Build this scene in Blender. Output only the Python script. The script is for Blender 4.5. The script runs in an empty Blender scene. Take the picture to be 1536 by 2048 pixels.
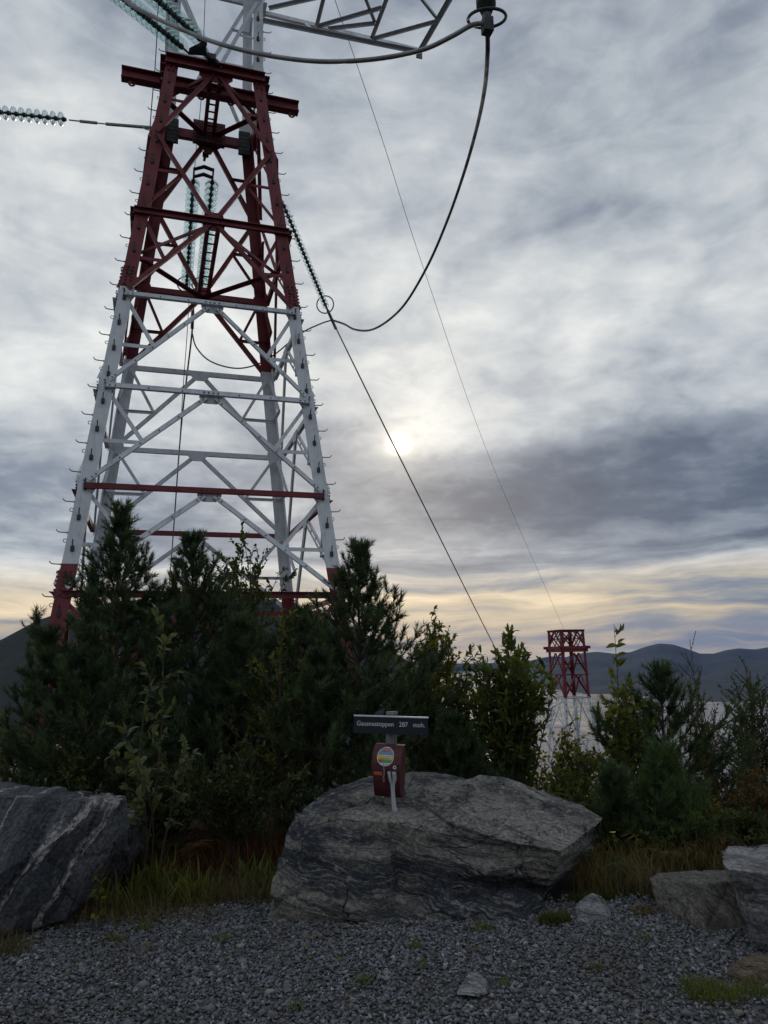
import bpy, bmesh, math, random
import numpy as np
from mathutils import Vector, Matrix, noise as mnoise

sc = bpy.context.scene
COL = sc.collection
R = math.radians
rng = np.random.default_rng(7)
random.seed(7)

# ------------------------------------------------------------------ camera
EYE = 1.6
PITCH, ROLL, FPX = 0.1955, 0.0215, 1482.5          # FPX: focal length in pixels of a 1536 x 2048 frame
_f = Vector((0, math.cos(PITCH), math.sin(PITCH)))
_u = Vector((0, -math.sin(PITCH), math.cos(PITCH)))
_r = Vector((1, 0, 0))
CR = _r * math.cos(ROLL) - _u * math.sin(ROLL)
CU = _r * math.sin(ROLL) + _u * math.cos(ROLL)
cam = bpy.data.cameras.new('camera')
cam.sensor_fit = 'VERTICAL'
cam.sensor_height = 36
cam.sensor_width = 27
cam.lens = FPX / 2048 * 36
cam.clip_start = 0.05
cam.clip_end = 60000
camo = bpy.data.objects.new('camera', cam)
COL.objects.link(camo)
m = Matrix.Identity(4)
for i in range(3):
    m[i][0], m[i][1], m[i][2] = CR[i], CU[i], -_f[i]
m[2][3] = EYE
camo.matrix_world = m
sc.camera = camo
EYEP = Vector((0, 0, EYE))


def ray(u, v):
    return _f + CR * ((u - 768) / FPX) + CU * ((1024 - v) / FPX)


def at(u, v, y):                      # the point seen at (u, v) that lies y metres ahead
    d = ray(u, v)
    return EYEP + d * (y / d.y)


def atz(u, v, z):                     # the point seen at (u, v) at height z
    d = ray(u, v)
    return EYEP + d * ((z - EYE) / d.z)


def at_dist(u, v, A, L, far=True):    # the point seen at (u, v) that is L metres from A
    d = ray(u, v).normalized()
    w = EYEP - A
    b = d.dot(w)
    c = w.dot(w) - L * L
    q = b * b - c
    q = math.sqrt(max(q, 0))
    return EYEP + d * (-b + q if far else -b - q)


# ------------------------------------------------------------------ world, sun, exposure
SUN_EL, SUN_AZ = R(16.4), R(1.35)
SUN_DIR = Vector((math.sin(SUN_AZ) * math.cos(SUN_EL), math.cos(SUN_AZ) * math.cos(SUN_EL), math.sin(SUN_EL)))


class NT:
    """small helper to write node trees as expressions"""
    def __init__(s, tree):
        s.t = tree

    def n(s, typ, **k):
        nd = s.t.nodes.new(typ)
        for a, b in k.items():
            setattr(nd, a, b)
        return nd

    def put(s, sock, v):
        if isinstance(v, bpy.types.NodeSocket):
            s.t.links.new(v, sock)
        elif isinstance(v, (tuple, list)) and len(v) == 3 and sock.type == 'RGBA':
            sock.default_value = (*v, 1)
        else:
            sock.default_value = v

    def m(s, op, a, b=None, c=None, clamp=False):
        nd = s.n('ShaderNodeMath', operation=op, use_clamp=clamp)
        for i, x in enumerate((a, b, c)):
            if x is not None:
                s.put(nd.inputs[i], x)
        return nd.outputs[0]

    def vm(s, op, a, b=None, out=0):
        nd = s.n('ShaderNodeVectorMath', operation=op)
        s.put(nd.inputs[0], a)
        if b is not None:
            s.put(nd.inputs[3 if op == 'SCALE' else 1], b)
        return nd.outputs[out]

    def comb(s, x, y, z):
        nd = s.n('ShaderNodeCombineXYZ')
        for i, v in enumerate((x, y, z)):
            s.put(nd.inputs[i], v)
        return nd.outputs[0]

    def sep(s, v):
        nd = s.n('ShaderNodeSeparateXYZ')
        s.put(nd.inputs[0], v)
        return nd.outputs

    def smooth(s, x, a, b, lo=0.0, hi=1.0, kind='SMOOTHSTEP'):
        nd = s.n('ShaderNodeMapRange', interpolation_type=kind)
        for i, v in enumerate((x, a, b, lo, hi)):
            s.put(nd.inputs[i], v)
        return nd.outputs[0]

    def noise(s, vec, scale, detail=4, rough=0.5, dist=0.0, color=False):
        nd = s.n('ShaderNodeTexNoise')
        if vec is not None:
            s.put(nd.inputs['Vector'], vec)
        for k, v in (('Scale', scale), ('Detail', detail), ('Roughness', rough), ('Distortion', dist)):
            s.put(nd.inputs[k], v)
        return nd.outputs['Color' if color else 'Fac']

    def mix(s, f, a, b, mode='MIX'):
        nd = s.n('ShaderNodeMix', data_type='RGBA', blend_type=mode, clamp_factor=True)
        s.put(nd.inputs['Factor'], f)
        s.put(nd.inputs['A'], a) if False else None
        for sk in nd.inputs:
            if sk.type == 'RGBA' and sk.name == 'A':
                s.put(sk, a)
            if sk.type == 'RGBA' and sk.name == 'B':
                s.put(sk, b)
        for o in nd.outputs:
            if o.type == 'RGBA':
                return o

    def ramp(s, f, stops, interp='LINEAR'):
        nd = s.n('ShaderNodeValToRGB')
        cr = nd.color_ramp
        cr.interpolation = interp
        while len(cr.elements) < len(stops):
            cr.elements.new(0.5)
        for e, (p, c) in zip(cr.elements, stops):
            e.position = p
            e.color = (*c, 1) if len(c) == 3 else c
        s.put(nd.inputs[0], f)
        return nd.outputs[0]

    def map(s, vec, scale=(1, 1, 1), rot=(0, 0, 0), loc=(0, 0, 0)):
        nd = s.n('ShaderNodeMapping')
        s.put(nd.inputs[0], vec)
        nd.inputs[1].default_value = loc
        nd.inputs[2].default_value = rot
        nd.inputs[3].default_value = scale
        return nd.outputs[0]


world = bpy.data.worlds.new('World')
sc.world = world
world.use_nodes = True
wt = world.node_tree
wt.nodes.clear()
W = NT(wt)
SKY = W.n('ShaderNodeTexSky', sky_type='NISHITA')
SKY.sun_disc = False
SKY.sun_elevation = SUN_EL
SKY.sun_rotation = SUN_AZ
SKY.dust_density = 2.0
gen = W.n('ShaderNodeTexCoord').outputs['Generated']
dirv = W.vm('NORMALIZE', gen)
dx, dy, dz = W.sep(dirv)
el = W.m('MULTIPLY', W.m('ARCSINE', dz), 180 / math.pi)
az = W.m('MULTIPLY', W.m('ARCTAN2', dx, dy), 180 / math.pi)
cosg = W.vm('DOT_PRODUCT', dirv, tuple(SUN_DIR), out=1)
gam = W.m('MULTIPLY', W.m('ARCCOSINE', W.m('MINIMUM', cosg, 1.0)), 180 / math.pi)
zz = W.m('ADD', W.m('MAXIMUM', dz, 0.0), 0.30)
pl = W.comb(W.m('DIVIDE', dx, zz), W.m('DIVIDE', dy, zz), 0.0)
big = W.noise(W.map(pl, rot=(0, 0, R(-24)), loc=(3.1, 1.7, 0), scale=(0.9, 1.0, 1)), 1.7, 4, 0.5, 0.3)
mid = W.noise(W.map(pl, rot=(0, 0, R(-30)), loc=(11.3, 4.2, 0), scale=(0.95, 1.0, 1)), 4.2, 6, 0.54, 0.25)
fine = W.noise(W.map(pl, loc=(5, 9, 0)), 15.0, 5, 0.55, 0.4)
els = W.m('ADD', W.m('MULTIPLY', el, 0.50), W.m('MULTIPLY', W.m('SUBTRACT', big, 0.5), 1.6))
streak = W.noise(W.comb(W.m('MULTIPLY', az, 0.055), els, 2.0), 1.0, 6, 0.55, 0.35)
elw = W.m('ADD', el, W.m('MULTIPLY', W.m('SUBTRACT', big, 0.5), 7.0))
# brightness of the cloud sheet by elevation: pale at mid height, a grey bank low down, gaps at the horizon
base = W.n('ShaderNodeFloatCurve')
cv = base.mapping.curves[0]
pts = [(0.0, .50), (0.045, .56), (0.078, .47), (0.12, .30), (0.18, .42), (0.27, .68), (0.36, .64), (0.47, .52), (0.60, .50), (1.0, .55)]
while len(cv.points) < len(pts):
    cv.points.new(0.5, 0.5)
for p_, (a_, b_) in zip(cv.points, pts):
    p_.location = (a_, b_)
base.mapping.update()
W.put(base.inputs['Value'], W.m('DIVIDE', W.m('MAXIMUM', elw, 0.0), 90.0))
b = base.outputs[0]
lowk = W.smooth(el, 3.0, 11.0)                                   # how far above the streaky horizon
b = W.m('ADD', b, W.m('MULTIPLY', W.m('SUBTRACT', big, 0.5), 0.55))
b = W.m('ADD', b, W.m('MULTIPLY', W.m('MULTIPLY', W.m('SUBTRACT', mid, 0.5), 0.84), lowk))
b = W.m('ADD', b, W.m('MULTIPLY', W.m('MULTIPLY', W.m('SUBTRACT', fine, 0.5), 0.34), lowk))
b = W.m('ADD', b, W.m('MULTIPLY', W.m('MULTIPLY', W.m('SUBTRACT', streak, 0.5), 2.0), W.smooth(el, 15.0, 5.0)))
azw = W.m('ADD', az, W.m('MULTIPLY', W.m('SUBTRACT', mid, 0.5), 14.0))
bank = W.m('MULTIPLY', W.smooth(azw, -6.0, 7.0), W.m('MULTIPLY', W.smooth(elw, 5.5, 8.5), W.smooth(elw, 17.5, 13.0)))
puff = W.noise(W.comb(W.m('MULTIPLY', az, 0.11), W.m('MULTIPLY', el, 0.30), 7.0), 1.0, 6, 0.58, 0.6)
b = W.m('ADD', b, W.m('MULTIPLY', W.m('SUBTRACT', puff, 0.5), 0.55))
b = W.m('SUBTRACT', b, W.m('MULTIPLY', bank, 0.28))
b = W.m('ADD', b, W.smooth(az, -4.0, -28.0, 0.0, 0.12))
b = W.m('ADD', b, W.m('MULTIPLY', W.smooth(gam, 14.0, 2.0), 0.14))
b = W.m('MAXIMUM', W.m('MINIMUM', b, 1.15), -0.25)
cloud = W.ramp(W.m('DIVIDE', W.m('ADD', b, 0.25), 1.4), [(0.0, (0.068, 0.096, 0.150)), (0.18, (0.106, 0.142, 0.206)), (0.43, (0.258, 0.302, 0.372)), (0.62, (0.480, 0.525, 0.575)), (0.89, (0.82, 0.845, 0.835)), (1.0, (0.92, 0.92, 0.88))])
# low sun warms the gaps near the horizon
warm = W.m('MULTIPLY', W.smooth(el, 7.8, 4.0), W.smooth(b, 0.22, 0.60))
cloud = W.mix(warm, cloud, W.mix(1.0, cloud, (1.27, 1.0, 0.68), 'MULTIPLY'))
# the sun behind thin cloud
thin = W.m('MAXIMUM', 0.06, W.m('MULTIPLY', W.m('ADD', b, 0.08), 1.35))
halo = W.m('MULTIPLY', W.m('POWER', 2.718, W.m('DIVIDE', gam, -3.4)), 0.36)
wide = W.m('MULTIPLY', W.m('POWER', 2.718, W.m('DIVIDE', gam, -15.0)), 0.10)
near = W.m('MULTIPLY', W.m('POWER', 2.718, W.m('DIVIDE', gam, -1.1)), 0.55)
core = W.m('MULTIPLY', W.m('POWER', 2.718, W.m('MULTIPLY', W.m('MULTIPLY', gam, gam), -3.0)), 1.9)
glow = W.m('ADD', W.m('MULTIPLY', W.m('ADD', halo, wide), thin), W.m('ADD', core, W.m('MULTIPLY', near, W.m('ADD', 0.45, W.m('MULTIPLY', thin, 0.5)))))
gcol = W.vm('SCALE', (1.0, 0.89, 0.66), glow)
cloud = W.vm('ADD', cloud, gcol)
aw = W.smooth(cosg, -0.7, 0.75, 0.80, 1.0)                        # the far side of the sky is duller
cloud = W.vm('SCALE', cloud, aw)
clear = W.vm('SCALE', SKY.outputs[0], 0.07)
skymix = W.mix(0.955, clear, cloud)
bg = W.n('ShaderNodeBackground')
W.put(bg.inputs[0], skymix)
bg.inputs[1].default_value = 1.0
wo = W.n('ShaderNodeOutputWorld')
wt.links.new(bg.outputs[0], wo.inputs[0])

sun = bpy.data.lights.new('sun', 'SUN')
sun.energy = 0.5
sun.angle = R(12)
sun.color = (1.0, 0.90, 0.74)
suno = bpy.data.objects.new('sun', sun)
COL.objects.link(suno)
suno.rotation_euler = (-SUN_DIR).to_track_quat('-Z', 'Y').to_euler()
suno.location = (0, 0, 60)

sc.view_settings.view_transform = 'Standard'
sc.view_settings.look = 'None'
sc.view_settings.exposure = 0.0
sc.view_settings.gamma = 1.0
sc.view_settings.use_curve_mapping = False
sc.cycles.use_denoising = True
sc.cycles.max_bounces = 5
sc.cycles.diffuse_bounces = 3
sc.cycles.glossy_bounces = 3
sc.cycles.transparent_max_bounces = 12
sc.cycles.volume_bounces = 0


# ------------------------------------------------------------------ object helpers
def tag(o, label=None, cat=None, group=None, kind=None):
    for k, v in (('label', label), ('category', cat), ('group', group), ('kind', kind)):
        if v:
            o[k] = v
    return o


def link(name, me, mats, parent=None):
    o = bpy.data.objects.new(name, me)
    COL.objects.link(o)
    if mats is not None and not me.materials:
        for mm in (mats if isinstance(mats, (list, tuple)) else [mats]):
            me.materials.append(mm)
    if parent:
        o.parent = parent
        o.matrix_parent_inverse = Matrix.Translation(-Vector(parent.get('origin', (0, 0, 0))))
    return o


def empty(name, loc):
    o = bpy.data.objects.new(name, None)
    COL.objects.link(o)
    o.location = loc
    o['origin'] = tuple(loc)
    o.empty_display_size = 0.2
    return o


class MB:
    """collects vertices and faces; build() links them as one mesh object"""
    def __init__(s):
        s.v, s.f, s.mi = [], [], []

    def add(s, vs, fs, mi=0):
        o = len(s.v)
        s.v += [tuple(p) for p in vs]
        s.f += [tuple(i + o for i in f) for f in fs]
        s.mi += [mi] * len(fs)

    def prism(s, a, b, prof, X, Y, mi=0):
        """closed profile prof [(x, y)..] swept from a to b in the frame X, Y"""
        n = len(prof)
        vs = [a + X * p[0] + Y * p[1] for p in prof] + [b + X * p[0] + Y * p[1] for p in prof]
        fs = [(i, (i + 1) % n, n + (i + 1) % n, n + i) for i in range(n)]
        fs += [tuple(range(n - 1, -1, -1)), tuple(range(n, 2 * n))]
        s.add(vs, fs, mi)

    def box(s, c, X, Y, Z, mi=0):
        vs = [c + X * i + Y * j + Z * k for k in (-1, 1) for j in (-1, 1) for i in (-1, 1)]
        s.add(vs, [(0, 2, 3, 1), (4, 5, 7, 6), (0, 1, 5, 4), (2, 6, 7, 3), (0, 4, 6, 2), (1, 3, 7, 5)], mi)

    def tube(s, pts, rad, n=8, mi=0, cap=True):
        pts = [Vector(p) for p in pts]
        rads = rad if isinstance(rad, (list, tuple)) else [rad] * len(pts)
        ref = None
        rings = []
        for i, p in enumerate(pts):
            t = (pts[min(i + 1, len(pts) - 1)] - pts[max(i - 1, 0)]).normalized()
            if ref is None:
                ref = t.cross(Vector((0, 0, 1)) if abs(t.z) < 0.9 else Vector((1, 0, 0))).normalized()
            ref = (ref - t * ref.dot(t)).normalized()
            bi = t.cross(ref)
            rings.append([p + (ref * math.cos(2 * math.pi * k / n) + bi * math.sin(2 * math.pi * k / n)) * rads[i] for k in range(n)])
        vs = [q for rg in rings for q in rg]
        fs = []
        for i in range(len(pts) - 1):
            for k in range(n):
                fs.append((i * n + k, i * n + (k + 1) % n, (i + 1) * n + (k + 1) % n, (i + 1) * n + k))
        if cap:
            fs.append(tuple(range(n - 1, -1, -1)))
            fs.append(tuple((len(pts) - 1) * n + k for k in range(n)))
        s.add(vs, fs, mi)

    def mesh(s, name, smooth=False):
        me = bpy.data.meshes.new(name)
        me.from_pydata(s.v, [], s.f)
        if any(s.mi):
            me.polygons.foreach_set('material_index', s.mi)
        if smooth:
            me.polygons.foreach_set('use_smooth', [True] * len(me.polygons))
        me.update()
        return me

    def build(s, name, mats, parent=None, smooth=False):
        return link(name, s.mesh(name, smooth), mats, parent)


def np_mesh(name, V, F, smooth=False):
    """triangle / quad soup from numpy arrays"""
    V = np.asarray(V, np.float32)
    F = np.asarray(F, np.int32)
    me = bpy.data.meshes.new(name)
    k = F.shape[1]
    me.vertices.add(len(V))
    me.vertices.foreach_set('co', V.ravel())
    me.loops.add(F.size)
    me.loops.foreach_set('vertex_index', F.ravel())
    me.polygons.add(len(F))
    me.polygons.foreach_set('loop_start', np.arange(0, F.size, k, dtype=np.int32))
    if smooth:
        me.polygons.foreach_set('use_smooth', np.ones(len(F), bool))
    me.update(calc_edges=True)
    return me


# ------------------------------------------------------------------ materials
def new_mat(name):
    mt = bpy.data.materials.new(name)
    mt.use_nodes = True
    t = mt.node_tree
    t.nodes.clear()
    N = NT(t)
    out = N.n('ShaderNodeOutputMaterial')
    p = N.n('ShaderNodeBsdfPrincipled')
    t.links.new(p.outputs[0], out.inputs[0])
    return mt, N, p, out


def bump(N, p, h, strength=0.3, dist=0.02):
    bn = N.n('ShaderNodeBump')
    bn.inputs['Strength'].default_value = strength
    bn.inputs['Distance'].default_value = dist
    N.put(bn.inputs['Height'], h)
    N.t.links.new(bn.outputs[0], p.inputs['Normal'])


def paint(name, col, dirt, rough=0.55, metal=0.0, scale=3.0, rust=0.0):
    mt, N, p, o = new_mat(name)
    oc = N.n('ShaderNodeTexCoord').outputs['Object']
    a = N.noise(oc, scale, 5, 0.6, 0.5)
    s2 = N.noise(N.map(oc, scale=(9, 9, 0.7)), 2.0, 4, 0.6)
    f = N.m('ADD', N.smooth(a, 0.45, 0.72, 0, 0.6), N.smooth(s2, 0.5, 0.75, 0, 0.6))
    c = N.mix(f, col, dirt)
    if rust:
        rk = N.m('MULTIPLY', N.smooth(N.noise(N.map(oc, scale=(6, 6, 0.9), loc=(3, 1, 8)), 1.4, 6, 0.65), 0.60, 0.72), rust)
        c = N.mix(rk, c, (0.13, 0.065, 0.035))
    N.put(p.inputs['Base Color'], c)
    N.put(p.inputs['Roughness'], N.smooth(a, 0.3, 0.7, rough - .1, rough + .15))
    p.inputs['Metallic'].default_value = metal
    bump(N, p, N.noise(oc, 40, 3), 0.08, 0.004)
    return mt


M_WHITE = paint('white_steel_paint', (0.70, 0.745, 0.80), (0.46, 0.49, 0.53), rust=0.4)
M_RED = paint('red_steel_paint', (0.185, 0.022, 0.032), (0.105, 0.016, 0.024), 0.5)
M_DKRED = paint('grimy_red_paint', (0.085, 0.016, 0.022), (0.04, 0.014, 0.018), 0.6)
M_STEEL = paint('galvanised_steel', (0.30, 0.31, 0.32), (0.18, 0.18, 0.19), 0.5, 0.6)
M_DARK = paint('dark_cast_iron', (0.055, 0.065, 0.07), (0.03, 0.03, 0.035), 0.55, 0.3)
M_CABLE = paint('weathered_aluminium_cable', (0.115, 0.115, 0.125), (0.06, 0.06, 0.065), 0.5, 0.4)
M_CONC = paint('footing_concrete', (0.36, 0.35, 0.33), (0.2, 0.2, 0.18), 0.9)
M_PURPLE = paint('thin_violet_cable_jacket', (0.09, 0.06, 0.16), (0.06, 0.05, 0.09), 0.5)


def glass_mat(name, tint, edge):
    """thin toughened glass shell: mostly see-through, tinted more where one looks along the wall"""
    mt, N, p, o = new_mat(name)
    N.t.nodes.remove(p)
    lw = N.n('ShaderNodeLayerWeight')
    lw.inputs['Blend'].default_value = 0.45
    tr = N.n('ShaderNodeBsdfTransparent')
    N.put(tr.inputs[0], N.mix(lw.outputs['Facing'], tint, edge))
    gl = N.n('ShaderNodeBsdfGlossy')
    gl.inputs['Roughness'].default_value = 0.12
    N.put(gl.inputs[0], (0.8, 0.9, 0.9))
    fr = N.n('ShaderNodeFresnel')
    fr.inputs[0].default_value = 1.5
    mx = N.n('ShaderNodeMixShader')
    N.put(mx.inputs[0], N.m('MULTIPLY', fr.outputs[0], 0.8))
    N.t.links.new(tr.outputs[0], mx.inputs[1])
    N.t.links.new(gl.outputs[0], mx.inputs[2])
    N.t.links.new(mx.outputs[0], o.inputs[0])
    return mt


M_GLASS = glass_mat('toughened_green_glass', (0.93, 0.98, 0.97), (0.58, 0.74, 0.72))
M_GLASS2 = glass_mat('toughened_clear_glass', (0.96, 0.98, 0.98), (0.62, 0.67, 0.67))


def foliage_mat(name, cols, trans=0.35, rough=0.55, spec=0.3, pscale=2.2, lo=1.0, hi=1.0):
    """leaves vary one by one and also sprig by sprig (young and old growth)"""
    mt, N, p, o = new_mat(name)
    rnd = N.n('ShaderNodeNewGeometry').outputs['Random Per Island']
    stops = [(i / max(1, len(cols) - 1), c) for i, c in enumerate(cols)]
    c = N.ramp(rnd, stops)
    oc = N.n('ShaderNodeTexCoord').outputs['Object']
    patch = N.smooth(N.noise(oc, pscale, 4, 0.6), 0.36, 0.66)
    c = N.mix(patch, N.mix(1.0, c, (lo, lo, lo), 'MULTIPLY'), N.mix(1.0, c, (1.22 * hi, 1.1 * hi, 0.8 * hi), 'MULTIPLY'))
    N.put(p.inputs['Base Color'], c)
    p.inputs['Roughness'].default_value = rough
    p.inputs['Specular IOR Level'].default_value = spec
    tr = N.n('ShaderNodeBsdfTranslucent')
    N.put(tr.inputs[0], N.mix(1.0, c, (1.6, 1.45, 0.65), 'MULTIPLY'))
    mx = N.n('ShaderNodeMixShader')
    mx.inputs[0].default_value = trans
    N.t.links.new(p.outputs[0], mx.inputs[1])
    N.t.links.new(tr.outputs[0], mx.inputs[2])
    N.t.links.new(mx.outputs[0], o.inputs[0])
    return mt


M_PINE = foliage_mat('pine_needles', [(0.024, 0.058, 0.040), (0.044, 0.094, 0.054), (0.032, 0.076, 0.054), (0.060, 0.105, 0.052), (0.040, 0.085, 0.05), (0.075, 0.120, 0.056), (0.09, 0.07, 0.035)], 0.18, 0.5, pscale=5.5, lo=0.55, hi=1.35)
M_PINE2 = foliage_mat('young_pine_needles', [(0.045, 0.090, 0.045), (0.065, 0.12, 0.05), (0.09, 0.14, 0.06)], 0.25, 0.5)
M_LEAF = foliage_mat('leaves_green', [(0.055, 0.092, 0.028), (0.080, 0.122, 0.038), (0.112, 0.145, 0.044), (0.07, 0.09, 0.038)], 0.48, pscale=4, lo=.7, hi=1.2)
M_LEAFD = foliage_mat('leaves_dark_green', [(0.034, 0.058, 0.022), (0.052, 0.082, 0.028), (0.070, 0.096, 0.032)], 0.42, pscale=4, lo=.7, hi=1.2)
M_LEAFY = foliage_mat('leaves_yellow_green', [(0.095, 0.118, 0.032), (0.125, 0.145, 0.044), (0.165, 0.16, 0.042), (0.08, 0.11, 0.034)], 0.5, pscale=4, lo=.7, hi=1.2)
M_WILLOW = foliage_mat('leaves_grey_willow', [(0.085, 0.120, 0.066), (0.115, 0.150, 0.088), (0.10, 0.13, 0.066), (0.15, 0.165, 0.095)], 0.35)
M_AUTUMN = foliage_mat('leaves_autumn', [(0.12, 0.050, 0.024), (0.10, 0.075, 0.028), (0.07, 0.075, 0.028), (0.08, 0.08, 0.03), (0.15, 0.06, 0.035)], 0.42)
M_GRASS = foliage_mat('grass_green', [(0.070, 0.105, 0.024), (0.105, 0.140, 0.032), (0.13, 0.145, 0.04)], 0.42)
M_DRY = foliage_mat('grass_dry', [(0.12, 0.085, 0.040), (0.155, 0.12, 0.058), (0.09, 0.075, 0.034), (0.08, 0.085, 0.03), (0.19, 0.155, 0.08)], 0.35)
M_RUST = foliage_mat('bracken_rust', [(0.11, 0.050, 0.024), (0.14, 0.068, 0.030), (0.08, 0.05, 0.026)], 0.3)
M_MOSS = foliage_mat('moss', [(0.055, 0.065, 0.012), (0.08, 0.085, 0.018), (0.045, 0.05, 0.014)], 0.3)
M_BARK = paint('bark', (0.055, 0.042, 0.032), (0.10, 0.085, 0.07), 0.9, 0, 12)
M_TWIG = paint('twig_bark', (0.060, 0.048, 0.032), (0.09, 0.07, 0.05), 0.8, 0, 14)


def rock_mat(name, dark, mid, pale, nrm, scale=1.0, vein=0.6, lichen=0.3, darkness=0.5, vw=1.0, grain=1.0, layer=None, swirl=0.26, crack=0.55):
    """banded gneiss: layers perpendicular to nrm, pale veins along them, lichen and grit"""
    mt, N, p, o = new_mat(name)
    oc = N.n('ShaderNodeTexCoord').outputs['Object']
    nv = Vector(nrm).normalized()
    t1 = nv.cross(Vector((0, 1, 0))).normalized()
    t2 = nv.cross(t1)
    warp = N.noise(oc, 1.5 * scale, 4, 0.55, color=True)
    v = N.vm('ADD', oc, N.vm('SCALE', N.vm('SUBTRACT', warp, (0.5, 0.5, 0.5)), swirl / scale))
    v = N.comb(N.vm('DOT_PRODUCT', v, tuple(t1), out=1), N.vm('DOT_PRODUCT', v, tuple(t2), out=1), N.vm('DOT_PRODUCT', v, tuple(nv), out=1))
    band = N.noise(N.map(v, scale=(0.7, 0.7, 7)), 1.6 * scale, 5, 0.55)
    fineb = N.noise(N.map(v, scale=(3.5, 3.5, 55)), 1.9 * scale, 5, 0.65)
    blot = N.noise(N.map(v, scale=(0.8, 0.8, 2.6), loc=(2, 5, 1)), 1.9 * scale, 4, 0.55)
    c = N.ramp(band, [(0.36, tuple(x * .62 for x in mid)), (0.50, mid), (0.64, tuple(x * 1.3 for x in mid))])
    c = N.mix(N.m('MULTIPLY', N.m('MULTIPLY', N.smooth(blot, 0.47, 0.58), N.smooth(band, 0.62, 0.46)), darkness), c, dark)
    if layer:
        sc_ = N.sep(v)[2]
        wob = N.m('ADD', sc_, N.m('MULTIPLY', N.m('SUBTRACT', blot, 0.5), 0.34))
        lk = N.m('MULTIPLY', N.smooth(N.m('ABSOLUTE', N.m('SUBTRACT', wob, layer[0])), layer[1], layer[1] * 0.55), N.smooth(band, 0.66, 0.50, 0.25, layer[2]))
        c = N.mix(lk, c, dark)
    c = N.mix(N.smooth(fineb, 0.50, 0.64, 0, 0.45), c, tuple(x * 1.55 for x in mid))
    c = N.mix(N.smooth(fineb, 0.47, 0.36, 0, 0.75), c, dark)
    ve = N.noise(N.map(v, scale=(0.55, 0.55, 4.6), loc=(7, 3, 1)), 1.0 * scale, 4, 0.5)
    vk = N.m('ABSOLUTE', N.m('SUBTRACT', ve, 0.50))
    grit = N.noise(oc, 42, 5, 0.72)
    veinf = N.m('MULTIPLY', N.smooth(vk, 0.022 * vw, 0.006 * vw), N.smooth(grit, 0.36, 0.55, 0.25, vein))
    c = N.mix(veinf, c, pale)
    vo = N.n('ShaderNodeTexVoronoi', feature='DISTANCE_TO_EDGE')
    N.put(vo.inputs['Vector'], N.map(N.vm('ADD', v, N.vm('SCALE', N.noise(oc, 9, 4, 0.6, color=True), 0.10)), scale=(1.0, 1.0, 2.2)))
    vo.inputs['Scale'].default_value = 2.4
    ck = N.m('MULTIPLY', N.smooth(vo.outputs['Distance'], 0.022, 0.004), N.smooth(blot, 0.42, 0.6, 0.2, crack))
    c = N.mix(ck, c, tuple(x * 0.35 for x in dark))
    li = N.m('MULTIPLY', N.smooth(N.noise(oc, 7.5, 6, 0.75), 0.58, 0.66), lichen)
    c = N.mix(li, c, (0.42, 0.43, 0.41))
    c = N.mix(N.smooth(grit, 0.35, 0.70), N.mix(1.0, c, (0.55, 0.55, 0.55), 'MULTIPLY'), N.mix(1.0, c, (1.4, 1.4, 1.4), 'MULTIPLY'))
    N.put(p.inputs['Base Color'], c)
    p.inputs['Roughness'].default_value = 0.82
    p.inputs['Specular IOR Level'].default_value = 0.3
    h = N.m('ADD', N.m('SUBTRACT', N.m('MULTIPLY', band, 0.5), N.m('MULTIPLY', ck, 0.6)), N.m('ADD', N.m('MULTIPLY', fineb, 0.6), N.m('MULTIPLY', grit, 0.7)))
    bump(N, p, h, 1.0, 0.035 * grain)
    return mt


# ------------------------------------------------------------------ terrain
def sstep(a, b, x):
    t = min(1.0, max(0.0, (x - a) / (b - a)))
    return t * t * (3 - 2 * t)


def softplus(t, k=1.4):
    return t if t > 20 * k else k * math.log1p(math.exp(t / k))


def terrain(x, y):
    ys = 7.8 + 8.7 * sstep(1.2, -1.6, x)
    d = softplus(y - ys, 0.8)
    d = math.sqrt(d * d + max(0.0, abs(x + 1) - 16) ** 2 + max(0.0, -y - 40) ** 2)
    z = -0.50 * d
    rough = sstep(6.0, 10, y) + sstep(4.5, 8, abs(x)) + sstep(0, -8, y)
    if rough > 0:
        z += min(rough, 1) * (0.12 * mnoise.noise(Vector((x * .6, y * .6, 0))) + min(1, d / 40) * 4 * mnoise.noise(Vector((x * .03, y * .03, 3))))
    return max(z, -300.0)


def gspace(n, near, far):
    a = np.linspace(-1, 1, n)
    return np.sign(a) * near * (np.sinh(np.abs(a) * math.asinh(far / near)))


gx = gspace(181, 1.2, 1500) + 0.3
gy = gspace(201, 1.2, 1500) + 7
V = np.array([(x, y, terrain(x, y)) for y in gy for x in gx])
nx, ny = len(gx), len(gy)
I = np.arange(nx * ny).reshape(ny, nx)
F = np.stack([I[:-1, :-1], I[:-1, 1:], I[1:, 1:], I[1:, :-1]], -1).reshape(-1, 4)
mt, N, p, o = new_mat('forest_soil')
oc = N.n('ShaderNodeTexCoord').outputs['Object']
a = N.noise(oc, 1.3, 6, 0.62)
c = N.ramp(a, [(0.3, (0.012, 0.013, 0.007)), (0.5, (0.022, 0.024, 0.011)), (0.62, (0.040, 0.030, 0.017)), (0.75, (0.03, 0.036, 0.014))])
N.put(p.inputs['Base Color'], c)
p.inputs['Roughness'].default_value = 0.95
bump(N, p, N.noise(oc, 14, 5, .65), 0.9, 0.06)
M_SOIL = mt
tag(link('ground', np_mesh('ground', V, F, True), M_SOIL), kind='structure')

# gravel turnout: a sheet above the soil, its far edge follows the boulders
EDGE = [(-7, 5.2), (-3.2, 5.0), (-2.45, 5.05), (-1.5, 5.12), (-0.85, 5.35), (-0.3, 5.3), (0.9, 5.2), (1.5, 5.2), (2.1, 5.05), (2.6, 4.75), (3.2, 4.4), (7, 4.2)]


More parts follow.
